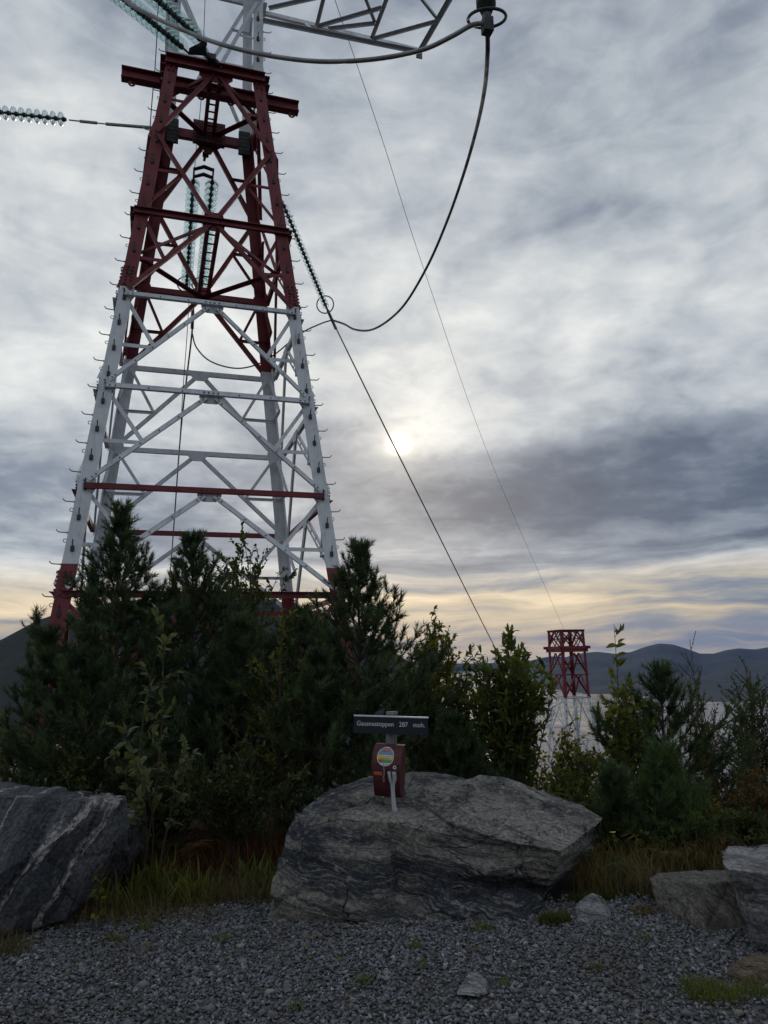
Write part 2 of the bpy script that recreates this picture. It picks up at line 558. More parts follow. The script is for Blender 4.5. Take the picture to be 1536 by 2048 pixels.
def edge_y(x):
    for (x0, y0), (x1, y1) in zip(EDGE, EDGE[1:]):
        if x0 <= x <= x1:
            return y0 + (y1 - y0) * (x - x0) / (x1 - x0)
    return EDGE[0][1] if x < EDGE[0][0] else EDGE[-1][1]


mt, N, p, o = new_mat('gravel_bed')
oc = N.n('ShaderNodeTexCoord').outputs['Object']
vor = N.n('ShaderNodeTexVoronoi')
N.put(vor.inputs['Vector'], oc)
vor.inputs['Scale'].default_value = 95
sh = N.m('POWER', N.sep(vor.outputs['Color'])[0], 1.5)
c = N.ramp(sh, [(0, (0.045, 0.046, 0.048)), (0.6, (0.10, 0.10, 0.105)), (1, (0.22, 0.22, 0.225))])
c = N.mix(N.smooth(N.noise(oc, 1.7, 5, .6), 0.45, 0.68, 0, .8), c, (0.10, 0.088, 0.066))
N.put(p.inputs['Base Color'], c)
p.inputs['Roughness'].default_value = 0.9
bump(N, p, vor.outputs['Distance'], 0.8, 0.02)
M_BED = mt
xs = np.linspace(-7, 7, 57)
V, F = [], []
for i, x in enumerate(xs):
    ye = edge_y(x) + 0.10 + 0.06 * math.sin(x * 5)
    for j, t in enumerate((0, .35, .6, .75, .86, .94, 1.0)):
        V.append((x, -6 + (ye + 6) * t, 0.012))
for i in range(56):
    for j in range(6):
        a0 = i * 7 + j
        F.append((a0, a0 + 7, a0 + 8, a0 + 1))
tag(link('gravel_path', np_mesh('gravel_path', V, F), M_BED), kind='structure')

# ------------------------------------------------------------------ fjord and mountains
mt, N, p, o = new_mat('fjord_water')
oc = N.n('ShaderNodeTexCoord').outputs['Object']
p.inputs['Base Color'].default_value = (0.012, 0.022, 0.030, 1)
p.inputs['Roughness'].default_value = 0.09
p.inputs['IOR'].default_value = 1.33
w1 = N.noise(N.map(oc, scale=(1, 1.6, 1)), 0.05, 5, 0.6)
w2 = N.noise(oc, 0.004, 4, 0.6)
bump(N, p, N.m('MULTIPLY', w1, N.smooth(w2, 0.35, 0.65, 0.25, 1.0)), 0.40, 3.2)
MB_ = MB()
MB_.add([(-17500, -15000, -287), (17500, -15000, -287), (17500, 22500, -287), (-17500, 22500, -287)], [(0, 1, 2, 3)])
tag(MB_.build('fjord_water', mt), kind='structure')

mt, N, p, o = new_mat('forested_hillside')
oc = N.n('ShaderNodeTexCoord').outputs['Object']
a = N.noise(oc, 0.006, 6, 0.65)
c = N.ramp(a, [(0.3, (0.010, 0.016, 0.013)), (0.5, (0.017, 0.024, 0.018)), (0.65, (0.028, 0.032, 0.024)), (0.8, (0.045, 0.045, 0.04))])
N.put(p.inputs['Base Color'], c)
p.inputs['Roughness'].default_value = 0.95
bump(N, p, N.noise(oc, 0.02, 6, .7), 0.8, 12)
M_HILL = mt


def ridge(name, prof, dist, shore_k, rough, seed, power=0.85):
    """a mountain range: prof is its skyline [(u, v)], dist(u) the distance of the crest; the near slope runs down to the water"""
    us = np.linspace(prof[0][0], prof[-1][0], 170)
    rows = 26
    Vv = []
    for u in us:
        v = np.interp(u, [q[0] for q in prof], [q[1] for q in prof])
        D = dist(u)
        cpt = at(u, v, D)
        az_ = Vector((cpt.x, cpt.y, 0)).normalized()
        dcr = math.hypot(cpt.x, cpt.y)
        ds = dcr * shore_k(u)
        for j in range(rows):
            t = j / (rows - 6)
            if t <= 1:
                dd = ds + (dcr - ds) * t
                h = -292 + (cpt.z + 292) * (t ** power)
                am = rough * math.sin(math.pi * min(1, t)) + rough * 0.10
            else:
                dd = dcr + (t - 1) * 3200
                h = cpt.z - (t - 1) * 900
                am = rough
            q = az_ * dd
            h += am * mnoise.fractal(Vector((q.x * .0012, q.y * .0012, seed)), 0.9, 2.1, 5)
            Vv.append((q.x, q.y, h))
    Ix = np.arange(len(us) * rows).reshape(len(us), rows)
    Ff = np.stack([Ix[:-1, :-1], Ix[1:, :-1], Ix[1:, 1:], Ix[:-1, 1:]], -1).reshape(-1, 4)
    return tag(link(name, np_mesh(name, Vv, Ff, True), M_HILL), kind='structure')


ridge('distant_mountain', [(560, 1338), (700, 1330), (820, 1322), (930, 1327), (1010, 1325), (1062, 1321), (1085, 1315), (1110, 1312), (1150, 1316), (1250, 1330), (1500, 1335)],
      lambda u: 17000, lambda u: 0.93, 60, 4.0)
ridge('mountain_across_fjord', [(1000, 1368), (1040, 1346), (1090, 1326), (1130, 1314), (1168, 1305), (1195, 1303), (1230, 1307), (1262, 1304), (1290, 1294), (1318, 1287), (1346, 1289), (1372, 1297), (1400, 1307), (1428, 1307), (1452, 1300), (1478, 1296), (1510, 1298), (1536, 1294), (1620, 1280), (1760, 1288), (1900, 1275)],
      lambda u: np.interp(u, [1000, 1178, 1478, 1900], [10000, 11000, 11000, 10500]), lambda u: np.interp(u, [1000, 1060, 1100, 1178, 1478, 1900], [0.92, 0.66, 0.57, 0.46, 0.372, 0.35]), 60, 9.0, 1.55)
ridge('wooded_hill', [(-700, 1345), (-300, 1330), (-80, 1305), (0, 1281), (35, 1262), (75, 1241), (130, 1222), (230, 1203), (330, 1196), (430, 1188), (540, 1198), (640, 1225), (740, 1272), (820, 1325), (880, 1400), (960, 1500), (1010, 1600)],
      lambda u: 1500, lambda u: 0.66, 14, 2.0)

# air between here and the mountains
mt = bpy.data.materials.new('haze_air')
mt.use_nodes = True
t = mt.node_tree
t.nodes.clear()
out = t.nodes.new('ShaderNodeOutputMaterial')
pv = t.nodes.new('ShaderNodeVolumePrincipled')
pv.inputs['Color'].default_value = (0.05, 0.30, 1.0, 1)
pv.inputs['Density'].default_value = 1.7e-5
pv.inputs['Anisotropy'].default_value = 0.0
t.links.new(pv.outputs[0], out.inputs['Volume'])
MB_ = MB()
MB_.box(Vector((0, 3000, 110)), Vector((18500, 0, 0)), Vector((0, 20500, 0)), Vector((0, 0, 415)))
hz = tag(MB_.build('haze', mt), kind='stuff')
hz['label'] = 'thin bluish haze over the fjord'


# ------------------------------------------------------------------ transmission tower at the summit
S = 0.77
YAW = 0.305
TC = Vector((-4.6573 * S, 18.5 * S, 0))
TX = Vector((math.cos(YAW), math.sin(YAW), 0))
TY = Vector((-math.sin(YAW), math.cos(YAW), 0))
UP = Vector((0, 0, 1))
LV = [1.6 + (z - 1.6) * S for z in (2.9889, 5.2775, 7.6215, 9.986, 12.319, 17.2014)]
ZMID = 1.6 + (14.72 - 1.6) * S


def half_w(z):
    zz_ = 1.6 + (min(z, LV[5]) - 1.6) / S
    w = S * (3.2961 - 0.1184 * zz_)
    if z > LV[5]:
        w -= 0.010 * (z - LV[5])
    return w


DEP = 1.06


def corner(sx, sy, z):
    w = half_w(z)
    return TC + TX * (sx * w) + TY * (sy * w * DEP) + UP * z


tower = empty('transmission_tower', (TC.x, TC.y, terrain(TC.x, TC.y)))
tag(tower, 'tall red and white lattice power pylon rising behind the pines, nearest', 'pylon')


def angle_bar(mb, a, b, n, w, t=0.012, side=1, off=0.0, out=1, mi=0):
    """L-section bar from a to b; n is the outward normal of its face; flat flange w wide in the face, lip along n*out"""
    d = (b - a).normalized()
    s = n.cross(d).normalized() * side
    a = a + n * off
    b = b + n * off
    l = w * 0.75
    prof = [(-w / 2, 0), (w / 2, 0), (w / 2, t * out), (-w / 2 + t, t * out), (-w / 2 + t, l * out), (-w / 2, l * out)]
    if out < 0:
        prof = prof[::-1]
    mb.prism(a, b, prof, s, n)


def hex_bolts(mb, pts, n, r=0.016, h=0.022, mi=0):
    ref = n.cross(UP if abs(n.z) < 0.9 else TX).normalized()
    bi = n.cross(ref)
    for q in pts:
        prof = [(r * math.cos(k * math.pi / 3), r * math.sin(k * math.pi / 3)) for k in range(6)]
        mb.prism(q, q + n * h, prof, ref, bi, mi)


def plate(mb, pts, n, t=0.012, mi=0):
    k = len(pts)
    vs = [p_ for p_ in pts] + [p_ + n * t for p_ in pts]
    fs = [tuple(range(k - 1, -1, -1)), tuple(range(k, 2 * k))] + [(i, (i + 1) % k, k + (i + 1) % k, k + i) for i in range(k)]
    mb.add(vs, fs, mi)


FACES = [((-1, -1), (1, -1), -TY), ((1, -1), (1, 1), TX), ((1, 1), (-1, 1), TY), ((-1, 1), (-1, -1), -TX)]
LEGW = 0.24
Z_RED0 = LV[0] + 0.62 * S          # below: red foot
Z_WHT = LV[3] + 0.20 * S           # white up to here
Z_TOP = 1.6 + 0.77 * 26.0          # flat top of the mast, outside the picture
Z_RED5 = LV[5] + 0.1
Z_WHT6 = Z_TOP - 2.6

legs = {}
for sx in (-1, 1):
    for sy in (-1, 1):
        mb = MB()
        zb = terrain(*corner(sx, sy, 0).xy) - 0.15
        stops = [(zb, 0), (Z_RED0, 1), (Z_WHT, 0), (Z_RED5, 1), (Z_WHT6, 0), (Z_TOP, 0)]
        lw = LEGW
        for (z0, mi), (z1, _) in zip(stops, stops[1:]):
            w = LEGW if z0 < Z_RED5 else LEGW * 0.85
            t = 0.022
            A, B = corner(sx, sy, z0), corner(sx, sy, z1)
            X, Y = TX * -sx, TY * -sy
            prof = [(0, 0), (w, 0), (w, t), (t, t), (t, w), (0, w)]
            if sx * sy < 0:
                prof = prof[::-1]
            mb.prism(A, B, prof, X, Y, mi)
        lg = mb.build('leg', [M_RED, M_WHITE], tower)
        legs[(sx, sy)] = lg
        mb = MB()
        c = corner(sx, sy, zb) + X * 0.08 + Y * 0.08
        mb.prism(c - UP * 0.8, c + UP * 0.32, [(0.34 * math.cos(k * math.pi / 8), 0.34 * math.sin(k * math.pi / 8)) for k in range(16)], TX, TY)
        mb.build('footing', M_CONC, tower)
        # splice plates with rows of bolts where the leg sections meet
        for zc, hgt, mat in ((Z_RED0 - 0.30, 0.42, M_RED), (Z_WHT + 0.24, 0.42, M_RED), (LV[5] - 0.12, 0.3, M_RED)):
            for n, e, o2 in ((-TY * -sy, TX * -sx, 0), (TX * sx, TY * -sy, 1)):
                n = TY * sy if o2 == 0 else TX * sx
                mb = MB()
                A, B = corner(sx, sy, zc - hgt / 2), corner(sx, sy, zc + hgt / 2)
                plate(mb, [A + e * 0.02 + n * 0.002, A + e * 0.205 + n * 0.002, B + e * 0.205 + n * 0.002, B + e * 0.02 + n * 0.002], n, 0.012)
                bp = []
                for i in range(6):
                    q = A + (B - A) * ((i + 0.5) / 6)
                    bp += [q + e * 0.065 + n * 0.013, q + e * 0.155 + n * 0.013]
                hex_bolts(mb, bp, n, 0.017, 0.034)
                mb.build('splice_plate', mat, lg)

# step bolts with turned-up ends up the legs on the camera side, and small cable eyes
def step_mesh():
    mb = MB()
    mb.tube([(0, 0, 0), (0.135, 0, 0.008), (0.155, 0, 0.018), (0.18, 0, 0.05)], 0.0095, 6)
    mb.tube([(0.0, 0, 0), (0.018, 0, 0)], 0.018, 6)
    return mb.mesh('step_bolt', True)


def eye_mesh():
    mb = MB()
    mb.tube([(0.032 + 0.028 * math.cos(a_), 0, 0.028 * math.sin(a_)) for a_ in np.linspace(math.pi, -math.pi, 11)], 0.0065, 5)
    return mb.mesh('cable_eye', True)


def pad_mesh():
    mb = MB()
    mb.prism(Vector((0, 0, -0.05)), Vector((0, 0, 0.035)), [(0.002, -0.03), (0.035, -0.022), (0.035, 0.022), (0.002, 0.03)], Vector((1, 0, 0)), Vector((0, 1, 0)))
    mb.tube([(0.018, 0, 0.03), (0.03, 0, 0.10), (0.05, 0.004, 0.135)], 0.009, 6)
    return mb.mesh('step_bolt', False)


me_step, me_eye, me_pad = step_mesh(), eye_mesh(), pad_mesh()
for me_ in (me_step, me_eye, me_pad):
    me_.materials.append(M_STEEL if me_ is not me_pad else M_DARK)


def place(name, me, parent, loc, X, Z=UP):
    o_ = bpy.data.objects.new(name, me)
    COL.objects.link(o_)
    X = X.normalized()
    Y = Z.cross(X).normalized()
    Z = X.cross(Y)
    mw = Matrix.Identity(4)
    for i in range(3):
        mw[i][0], mw[i][1], mw[i][2], mw[i][3] = X[i], Y[i], Z[i], loc[i]
    o_.parent = parent
    org = Vector(parent.get('origin', (0, 0, 0))) if parent.parent is None else Vector((0, 0, 0))
    o_.matrix_local = Matrix.Translation(-org) @ mw if parent.parent is None else mw
    return o_


for sx in (-1, 1):
    z = LV[0] - 0.55
    i = 0
    while z < LV[5] + 3:
        cA = corner(sx, -1, z)
        if i % 2 == 0:
            place('step_bolt', me_step, legs[(sx, -1)], cA + TX * (sx * 0.001) + TY * 0.05, TX * sx)
            place('cable_eye', me_eye, legs[(sx, -1)], corner(sx, -1, z - 0.12) + TX * (sx * 0.001) + TY * 0.11, TX * sx)
        else:
            place('step_bolt', me_pad, legs[(sx, -1)], cA + TX * (-sx * 0.11) - TY * 0.001, -TY)
        z += 0.255
        i += 1

# face bracing
GUS = 0.012
for fi, (c0, c1, n) in enumerate(FACES):
    side_face = fi in (1, 3)
    alongf = (corner(*c1, 0) - corner(*c0, 0)).normalized()

    def bar(name, a, b, w, mat, off, out=1, side=1):
        mb = MB()
        angle_bar(mb, a, b, n, w, 0.011, side, off, out)
        d = (b - a)
        L = d.length
        pts_ = [a + d * k + n * (off + (0.011 if out > 0 else 0.0)) for k in ([0.04, 0.30, 0.66, 0.96] if L > 1 else [0.06, 0.94])]
        return mb.build(name, mat, tower)

    def gusset(ctr, pts2, mat, bolts):
        """pts2/bolts in face coordinates (along, up) about ctr"""
        nz = n
        mb = MB()
        plate(mb, [ctr + alongf * a_ + UP * b_ + nz * 0.003 for a_, b_ in pts2], nz, GUS)
        g = mb.build('gusset_plate', mat, tower)
        mb = MB()
        hex_bolts(mb, [ctr + alongf * a_ + UP * b_ + nz * 0.03 for a_, b_ in bolts], nz, 0.015, 0.016)
        mb.build('bolt_heads', M_DARK, g)['kind'] = 'stuff'

    # horizontals
    for li, z in enumerate(LV):
        a, b_ = corner(*c0, z), corner(*c1, z)
        L = (b_ - a).length
        e = (b_ - a) / L
        red = li in (0, 1, 4, 5)
        mat = M_RED if red else M_WHITE
        if li in (4, 5):
            # heavy channel girder
            mb = MB()
            hgt, dp = (0.115, 0.08) if li == 4 else (0.20, 0.12)
            o0 = 0.004 if not side_face else 0.02
            for sgn in (1, -1):
                mb.box((a + b_) / 2 + n * (o0 + dp / 2) + UP * (sgn * hgt / 2), e * (L / 2 + 0.03), n * dp / 2, UP * 0.008)
            mb.box((a + b_) / 2 + n * (o0 + 0.01), e * (L / 2 + 0.028), n * 0.008, UP * (hgt / 2 - 0.01))
            bp = []
            for k in range(5):
                for sg in (0, 1):
                    q = (a if sg == 0 else b_) + e * (0.03 + 0.035 * k) * (1 if sg == 0 else -1)
                    bp += [q + n * (o0 + 0.018) + UP * 0.03, q + n * (o0 + 0.018) - UP * 0.03]
            hex_bolts(mb, bp, n, 0.012, 0.014)
            mb.build('girder', mat, tower)
        else:
            mb = MB()
            off = 0.019 if not side_face else 0.024
            ins = 0.10
            angle_bar(mb, a + e * ins, b_ - e * ins, n, 0.105, 0.011, 1 if li else -1, off, 1)
            bp = []
            for k in (0.02, 0.045, 0.2, 0.36, 0.64, 0.8, 0.955, 0.98):
                bp.append(a + (b_ - a) * (ins / L + k * (1 - 2 * ins / L)) + n * (off + 0.011))
            h_ = mb.build('horizontal_beam', mat, tower)
            mb = MB()
            hex_bolts(mb, bp, n, 0.013, 0.013)
            mb.build('bolt_heads', M_DARK, h_)['kind'] = 'stuff'
    # chevrons below each level and their short struts
    for li in range(1, 5):
        z1, z0 = LV[li], LV[li - 1]
        mat = M_RED if li == 4 else M_WHITE
        a1, b1 = corner(*c0, z1), corner(*c1, z1)
        a0, b0 = corner(*c0, z0 + 0.10), corner(*c1, z0 + 0.10)
        top = (a1 + b1) / 2 - UP * 0.09
        gm = M_RED if li == 4 else M_WHITE
        gusset((a1 + b1) / 2 - UP * 0.04, [(-0.20, 0.07), (-0.20, -0.05), (-0.11, -0.15), (0.11, -0.15), (0.20, -0.05), (0.20, 0.07)], gm,
               [(-0.12, 0.045), (-0.04, 0.045), (0.04, 0.045), (0.12, 0.045), (-0.13, -0.05), (-0.08, -0.10), (0.13, -0.05), (0.08, -0.10)])
        for (foot, legtop, sg, cc) in ((a0, a1, -1, c0), (b0, b1, 1, c1)):
            inn = alongf * (-sg)
            ft = foot + inn * 0.14
            tp = top + alongf * (sg * 0.08)
            if side_face:
                # twin angles joined by battens
                mb = MB()
                dvec = (ft - tp).normalized()
                sdir = n.cross(dvec).normalized()
                for q in (-0.055, 0.055):
                    angle_bar(mb, tp + sdir * q, ft + sdir * q, n, 0.055, 0.009, 1 if q < 0 else -1, 0.021, 1)
                Ls = (ft - tp).length
                for k in range(1, int(Ls / 0.35)):
                    mb.box(tp + dvec * (0.35 * k) + n * 0.036, dvec * 0.03, sdir * 0.065, n * 0.004)
                mb.build('chevron_brace', mat, tower)
            else:
                o_ = bar('chevron_brace', tp, ft, 0.085 if li < 4 else 0.10, mat, 0.024, 1, sg)
                mb = MB()
                hex_bolts(mb, [tp + (ft - tp) * k + n * 0.035 for k in (0.03, 0.06, 0.25, 0.42, 0.58, 0.75, 0.94, 0.97)], n, 0.013, 0.013)
                mb.build('bolt_heads', M_DARK, o_)['kind'] = 'stuff'
            midp = tp + (ft - tp) * 0.56
            lz = midp.z
            lg_ = corner(*cc, lz) + inn * 0.05
            bar('strut', lg_, midp, 0.065, mat, -0.024, -1, sg)
            bar('strut', legtop + inn * 0.16 - UP * 0.10, midp + UP * 0.02, 0.065, mat, -0.036, -1, -sg)
            # leg gusset
            gusset(corner(*cc, z1) + inn * 0.16 - UP * 0.02, [(-0.10, 0.15), (-0.10, -0.17), (0.02 if sg < 0 else -0.02, -0.17), (0.11, -0.03), (0.11, 0.13)] if sg < 0 else
                   [(0.10, 0.15), (0.11, -0.17), (-0.02, -0.17), (-0.11, -0.03), (-0.11, 0.13)], M_RED if li == 4 else M_WHITE,
                   [(-sg * -0.07, 0.10), (-sg * -0.065, 0.05), (-sg * -0.06, 0.0), (-sg * -0.055, -0.05), (-sg * 0.06, -0.10)])
    # red section: diamond between level 4 and the waist
    c4 = (corner(*c0, LV[4]) + corner(*c1, LV[4])) / 2
    c5 = (corner(*c0, LV[5]) + corner(*c1, LV[5])) / 2
    for cc, sg in ((c0, -1), (c1, 1)):
        mpt = corner(*cc, ZMID) - alongf * (sg * 0.10)
        bar('diamond_brace', c4 + UP * 0.07 + alongf * (sg * .05), mpt, 0.10, M_RED, 0.004, 1, sg)
        bar('diamond_brace', mpt + UP * 0.06, c5 - UP * 0.15 + alongf * (sg * .08), 0.10, M_RED, 0.008, 1, -sg)
        q = c4 + (mpt - c4) * 0.56
        bar('strut', corner(*cc, q.z) - alongf * (sg * 0.06), q, 0.06, M_RED, -0.024, -1, sg)
        bar('strut', corner(*cc, LV[4] + 0.12) - alongf * (sg * 0.10), q, 0.06, M_RED, -0.036, -1, sg)
        q2 = mpt + (c5 - mpt) * 0.5
        bar('strut', corner(*cc, q2.z) - alongf * (sg * 0.06), q2, 0.06, M_RED, -0.024, -1, sg)
    gusset(c4, [(-0.16, 0.20), (-0.22, 0.0), (-0.20, -0.12), (0.20, -0.12), (0.22, 0.0), (0.16, 0.20)], M_RED, [(-0.1, 0.12), (0.1, 0.12), (-.1, -.1), (.1, -.1)])
    gusset(c5 - UP * 0.06, [(-0.22, 0.20), (-0.34, 0.05), (-0.34, -0.12), (-0.2, -0.24), (0.2, -0.24), (0.34, -0.12), (0.34, 0.05), (0.22, 0.20)], M_RED, [(-0.2, -0.14), (0.2, -0.14), (-.25, .02), (.25, .02)])
    # foot panel below the lowest beam
    for cc, sg in ((c0, -1), (c1, 1)):
        g0 = corner(*cc, terrain(*corner(*cc, 0).xy) + 0.5) - alongf * (sg * 0.12)
        topc = (corner(*c0, LV[0]) + corner(*c1, LV[0])) / 2 + alongf * (sg * 0.1)
        bar('foot_brace', topc - UP * 0.06, g0, 0.10, M_RED, 0.006, 1, sg)
        q = topc + (g0 - topc) * 0.5
        bar('strut', corner(*cc, LV[0]) - alongf * (sg * 0.1) - UP * 0.05, q, 0.07, M_RED, -0.024, -1, sg)
    # white mast above the waist: alternate V and inverted V panels, red near the top
    zs = [LV[5], LV[5] + 2.05, LV[5] + 3.9]
    k = 0
    while zs[-1] < Z_TOP - 1.2:
        zs.append(min(zs[-1] + 1.5, Z_TOP))
    for k, (z0, z1) in enumerate(zip(zs, zs[1:])):
        mat = M_WHITE if z1 < Z_WHT6 + 0.6 else M_RED
        a0, b0, a1, b1 = corner(*c0, z0), corner(*c1, z0), corner(*c0, z1), corner(*c1, z1)
        mb = MB()
        angle_bar(mb, a1 + alongf * 0.03, b1 - alongf * 0.03, n, 0.10, 0.011, 1, 0.019 if not side_face else 0.024, 1)
        mb.build('horizontal_beam', mat, tower)
        inv = (fi in (1, 2)) == (k % 2 == 0)
        for sg, p0, p1 in ((-1, a0, a1), (1, b0, b1)):
            if inv:
                bar('mast_brace', (a1 + b1) / 2 + alongf * sg * .06 - UP * .06, p0 - alongf * sg * .1 + UP * .08, 0.075, mat, 0.006, 1, sg)
                q = ((a1 + b1) / 2 + p0) / 2
            else:
                bar('mast_brace', (a0 + b0) / 2 + alongf * sg * .06 + UP * .08, p1 - alongf * sg * .1 - UP * .06, 0.075, mat, 0.006, 1, sg)
                q = ((a0 + b0) / 2 + p1) / 2
            if k < 3:
                bar('strut', (p0 + p1) / 2 - alongf * sg * .05, q, 0.05, mat, -0.024, -1, sg)

# plan bracing inside the tower: twin beam from face to face and a diamond between the face centres
for li in (4, 5):
    z = LV[li]
    cs = [(corner(*c0, z) + corner(*c1, z)) / 2 for c0, c1, n in FACES]
    for sgn in (-1, 1):
        mb = MB()
        o_ = TX * (0.10 * sgn)
        mb.prism(cs[0] + o_ + TY * 0.02, cs[2] + o_ - TY * 0.02, [(-.04, -.06), (.04, -.06), (.04, .06), (-.04, .06)], TX, UP)
        mb.build('plan_beam', M_RED, tower)
    mb = MB()
    for k in range(1, 9):
        q = cs[0] + (cs[2] - cs[0]) * (k / 9)
        mb.box(q - UP * 0.066, TX * 0.1, TY * 0.025, UP * 0.004)
    mb.build('batten_plates', M_RED, tower)['kind'] = 'stuff'
    for i in range(4):
        mb = MB()
        a, b_ = cs[i], cs[(i + 1) % 4]
        angle_bar(mb, a, b_, UP, 0.09, 0.011, 1, 0.02 * (i % 2) - 0.05, -1)
        mb.build('plan_brace', M_RED, tower)
    mb = MB()
    if li == 5:
        mb.box(cs[2] - TY * 0.10, TX * 0.36, TY * 0.07, UP * 0.27)
        plate(mb, [cs[2] - TY * 0.04 + TX * 0.17 - UP * 0.25, cs[2] - TY * 0.04 - TX * 0.17 - UP * 0.25, cs[2] - TY * 0.04 - TX * 0.06 - UP * 0.46, cs[2] - TY * 0.04 + TX * 0.06 - UP * 0.46], TY, 0.05)
        hex_bolts(mb, [cs[2] - TY * 0.17 + TX * (0.09 * a_) + UP * (0.09 * b9) for a_ in (-3, -2, -1, 0, 1, 2, 3) for b9 in (-2, -1, 1, 2)], -TY, 0.02, 0.02)
        mb.build('anchor_block', M_DKRED, tower)
        for sx in (-1, 1):
            mb = MB()
            cc_ = corner(sx, 1, z)
            mb.box(cc_ - TX * (sx * 0.16) - TY * 0.05 - UP * 0.05, TX * 0.13, TY * 0.035, UP * 0.30)
            hex_bolts(mb, [cc_ - TX * (sx * (0.08 + 0.06 * a_)) - TY * 0.085 + UP * (0.10 * b9 - 0.05) for a_ in range(4) for b9 in (-2, -1, 0, 1, 2)], -TY, 0.017, 0.018)
            mb.build('joint_block', M_DARK, tower)

# long I-beam that sticks out on both sides at the waist, with rigging lugs
zB = LV[5] - 0.02
bl = at(243, 161, TC.y - 1.0)
pL = TC - TY * 0.45 - TX * 1.87 + UP * zB
pR = TC - TY * 0.45 + TX * 1.83 + UP * zB
mb = MB()
for sgn in (-1, 1):
    mb.box((pL + pR) / 2 + UP * (sgn * 0.115), (pR - pL) / 2, TY * 0.10, UP * 0.011)
mb.box((pL + pR) / 2, (pR - pL) / 2 * 0.999, TY * 0.012, UP * 0.105)
rb = mb.build('rigging_beam', M_RED, tower)
for kx in (-1.66, -0.26, 0.36, 1.68):
    c = TC - TY * 0.45 + TX * kx + UP * (zB - 0.185)
    mb = MB()
    mb.tube([c + TX * (0.06 * math.cos(a_)) + UP * (0.06 * math.sin(a_)) for a_ in np.linspace(0, 2 * math.pi, 15)], 0.020, 6)
    mb.build('rigging_lug', M_RED, rb, True)

# cantilever crossarm reaching out to the right and overhead
def near_right_z(v):
    lo, hi = LV[5], LV[5] + 6
    for _ in range(40):
        md = (lo + hi) / 2
        c = corner(1, -1, md)
        d = c - EYEP
        dd = d.dot(_f)
        vv = 1024 - FPX * d.dot(CU) / dd
        if vv > v:
            lo = md
        else:
            hi = md
    return lo


ZA = near_right_z(38)
A0 = corner(1, -1, ZA)
AC = atz(838, 101, ZA)                                  # outer far corner
A2 = atz(896, 0, ZA)
AE = AC + (A2 - AC).normalized() * 7.2                  # outer near end
A1 = corner(-1, -1, ZA)
TOPC = corner(1, -1, ZA + 1.9)


def arm_bar(a, b_, w, name='crossarm_brace', mat=M_WHITE, n=UP):
    mb = MB()
    angle_bar(mb, a, b_, -n, w, 0.010, 1, 0.0, 1)
    return mb.build(name, mat, tower)


arm_bar(A0, AC, 0.09, 'crossarm_chord')
arm_bar(AC - UP * 0.01, AE, 0.10, 'crossarm_chord')
AN = A1 + (AE - A1) * 0.5
arm_bar(A1, AE + UP * 0.01, 0.10, 'crossarm_chord')
for (u0, v0, u1, v1) in ((656, 56, 750, 45), (750, 45, 733, 2), (875, 39, 846, 2), (537, 15, 622, -4), (633, 52, 763, 14), (743, 77, 874, 41), (743, 77, 772, 0), (633, 52, 646, 0)):
    a, b_ = atz(u0, v0, ZA), atz(u1, v1, ZA)
    if v1 < 5:
        b_ = a + (b_ - a) * 2.6
    arm_bar(a + UP * 0.012, b_ + UP * 0.012, 0.075)
# upper chords of the arm, from the outer corner and the outer end back to the mast
UPT = corner(1, 1, ZA + 2.2)
arm_bar(AC + UP * 0.03, UPT, 0.11, 'crossarm_chord', n=-TY)
arm_bar(AE + UP * 0.03, TOPC, 0.11, 'crossarm_chord', n=-TY)
for k0, k1 in ((0.30, 0.34), (0.62, 0.66)):
    arm_bar(A0 + (AC - A0) * k0 + UP * 0.02, AC + (UPT - AC) * (1 - k1), 0.06, n=-TY)
for k0 in (0.35, 0.7):
    arm_bar(AC + (AE - AC) * k0 + UP * 0.02, A1 + (AE - A1) * (k0 * 0.9), 0.07)
    arm_bar(AC + (AE - AC) * k0 + UP * 0.03, AE + (TOPC - AE) * (1 - k0), 0.06, n=-TY)
mb = MB()
mb.box(AC - UP * 0.09, TX * 0.07, TY * 0.02, UP * 0.11)
mb.build('crossarm_lug', M_STEEL, tower)
mb = MB()
mb.box(AE - UP * 0.10, TX * 0.02, TY * 0.07, UP * 0.12)
mb.build('crossarm_lug', M_STEEL, tower)

# ------------------------------------------------------------------ insulator strings and cables
def lathe(prof, n=22):
    mb = MB()
    k = len(prof)
    for i in range(n):
        a_ = 2 * math.pi * i / n
        mb.v += [(x, r_ * math.cos(a_), r_ * math.sin(a_)) for x, r_ in prof]
    for i in range(n):
        j = (i + 1) % n
        for q in range(k - 1):
            mb.f.append((i * k + q, i * k + q + 1, j * k + q + 1, j * k + q))
    mb.mi = [0] * len(mb.f)
    return mb


def disc_meshes(rad, pitch, glass):
    # axis +x points away from the tower end; the shell opens that way
    g = lathe([(0.0, 0.045), (0.012, rad * 0.55), (0.034, rad * 0.94), (0.046, rad), (0.056, rad * 0.985), (0.05, rad * 0.86), (0.072, rad * 0.80), (0.05, rad * 0.70),
               (0.072, rad * 0.60), (0.045, rad * 0.48), (0.06, rad * 0.38), (0.03, 0.045), (0.0, 0.045)])
    me = g.mesh('glass_disc', True)
    me.materials.append(glass)
    c = lathe([(-pitch * 0.40, 0.001), (-pitch * 0.40, 0.034), (-pitch * 0.22, 0.050), (-0.002, 0.055), (0.014, 0.050), (0.03, 0.030), (pitch * 0.62, 0.022), (pitch * 0.62, 0.001)], 12)
    mc = c.mesh('metal_cap', True)
    mc.materials.append(M_DARK)
    return me, mc


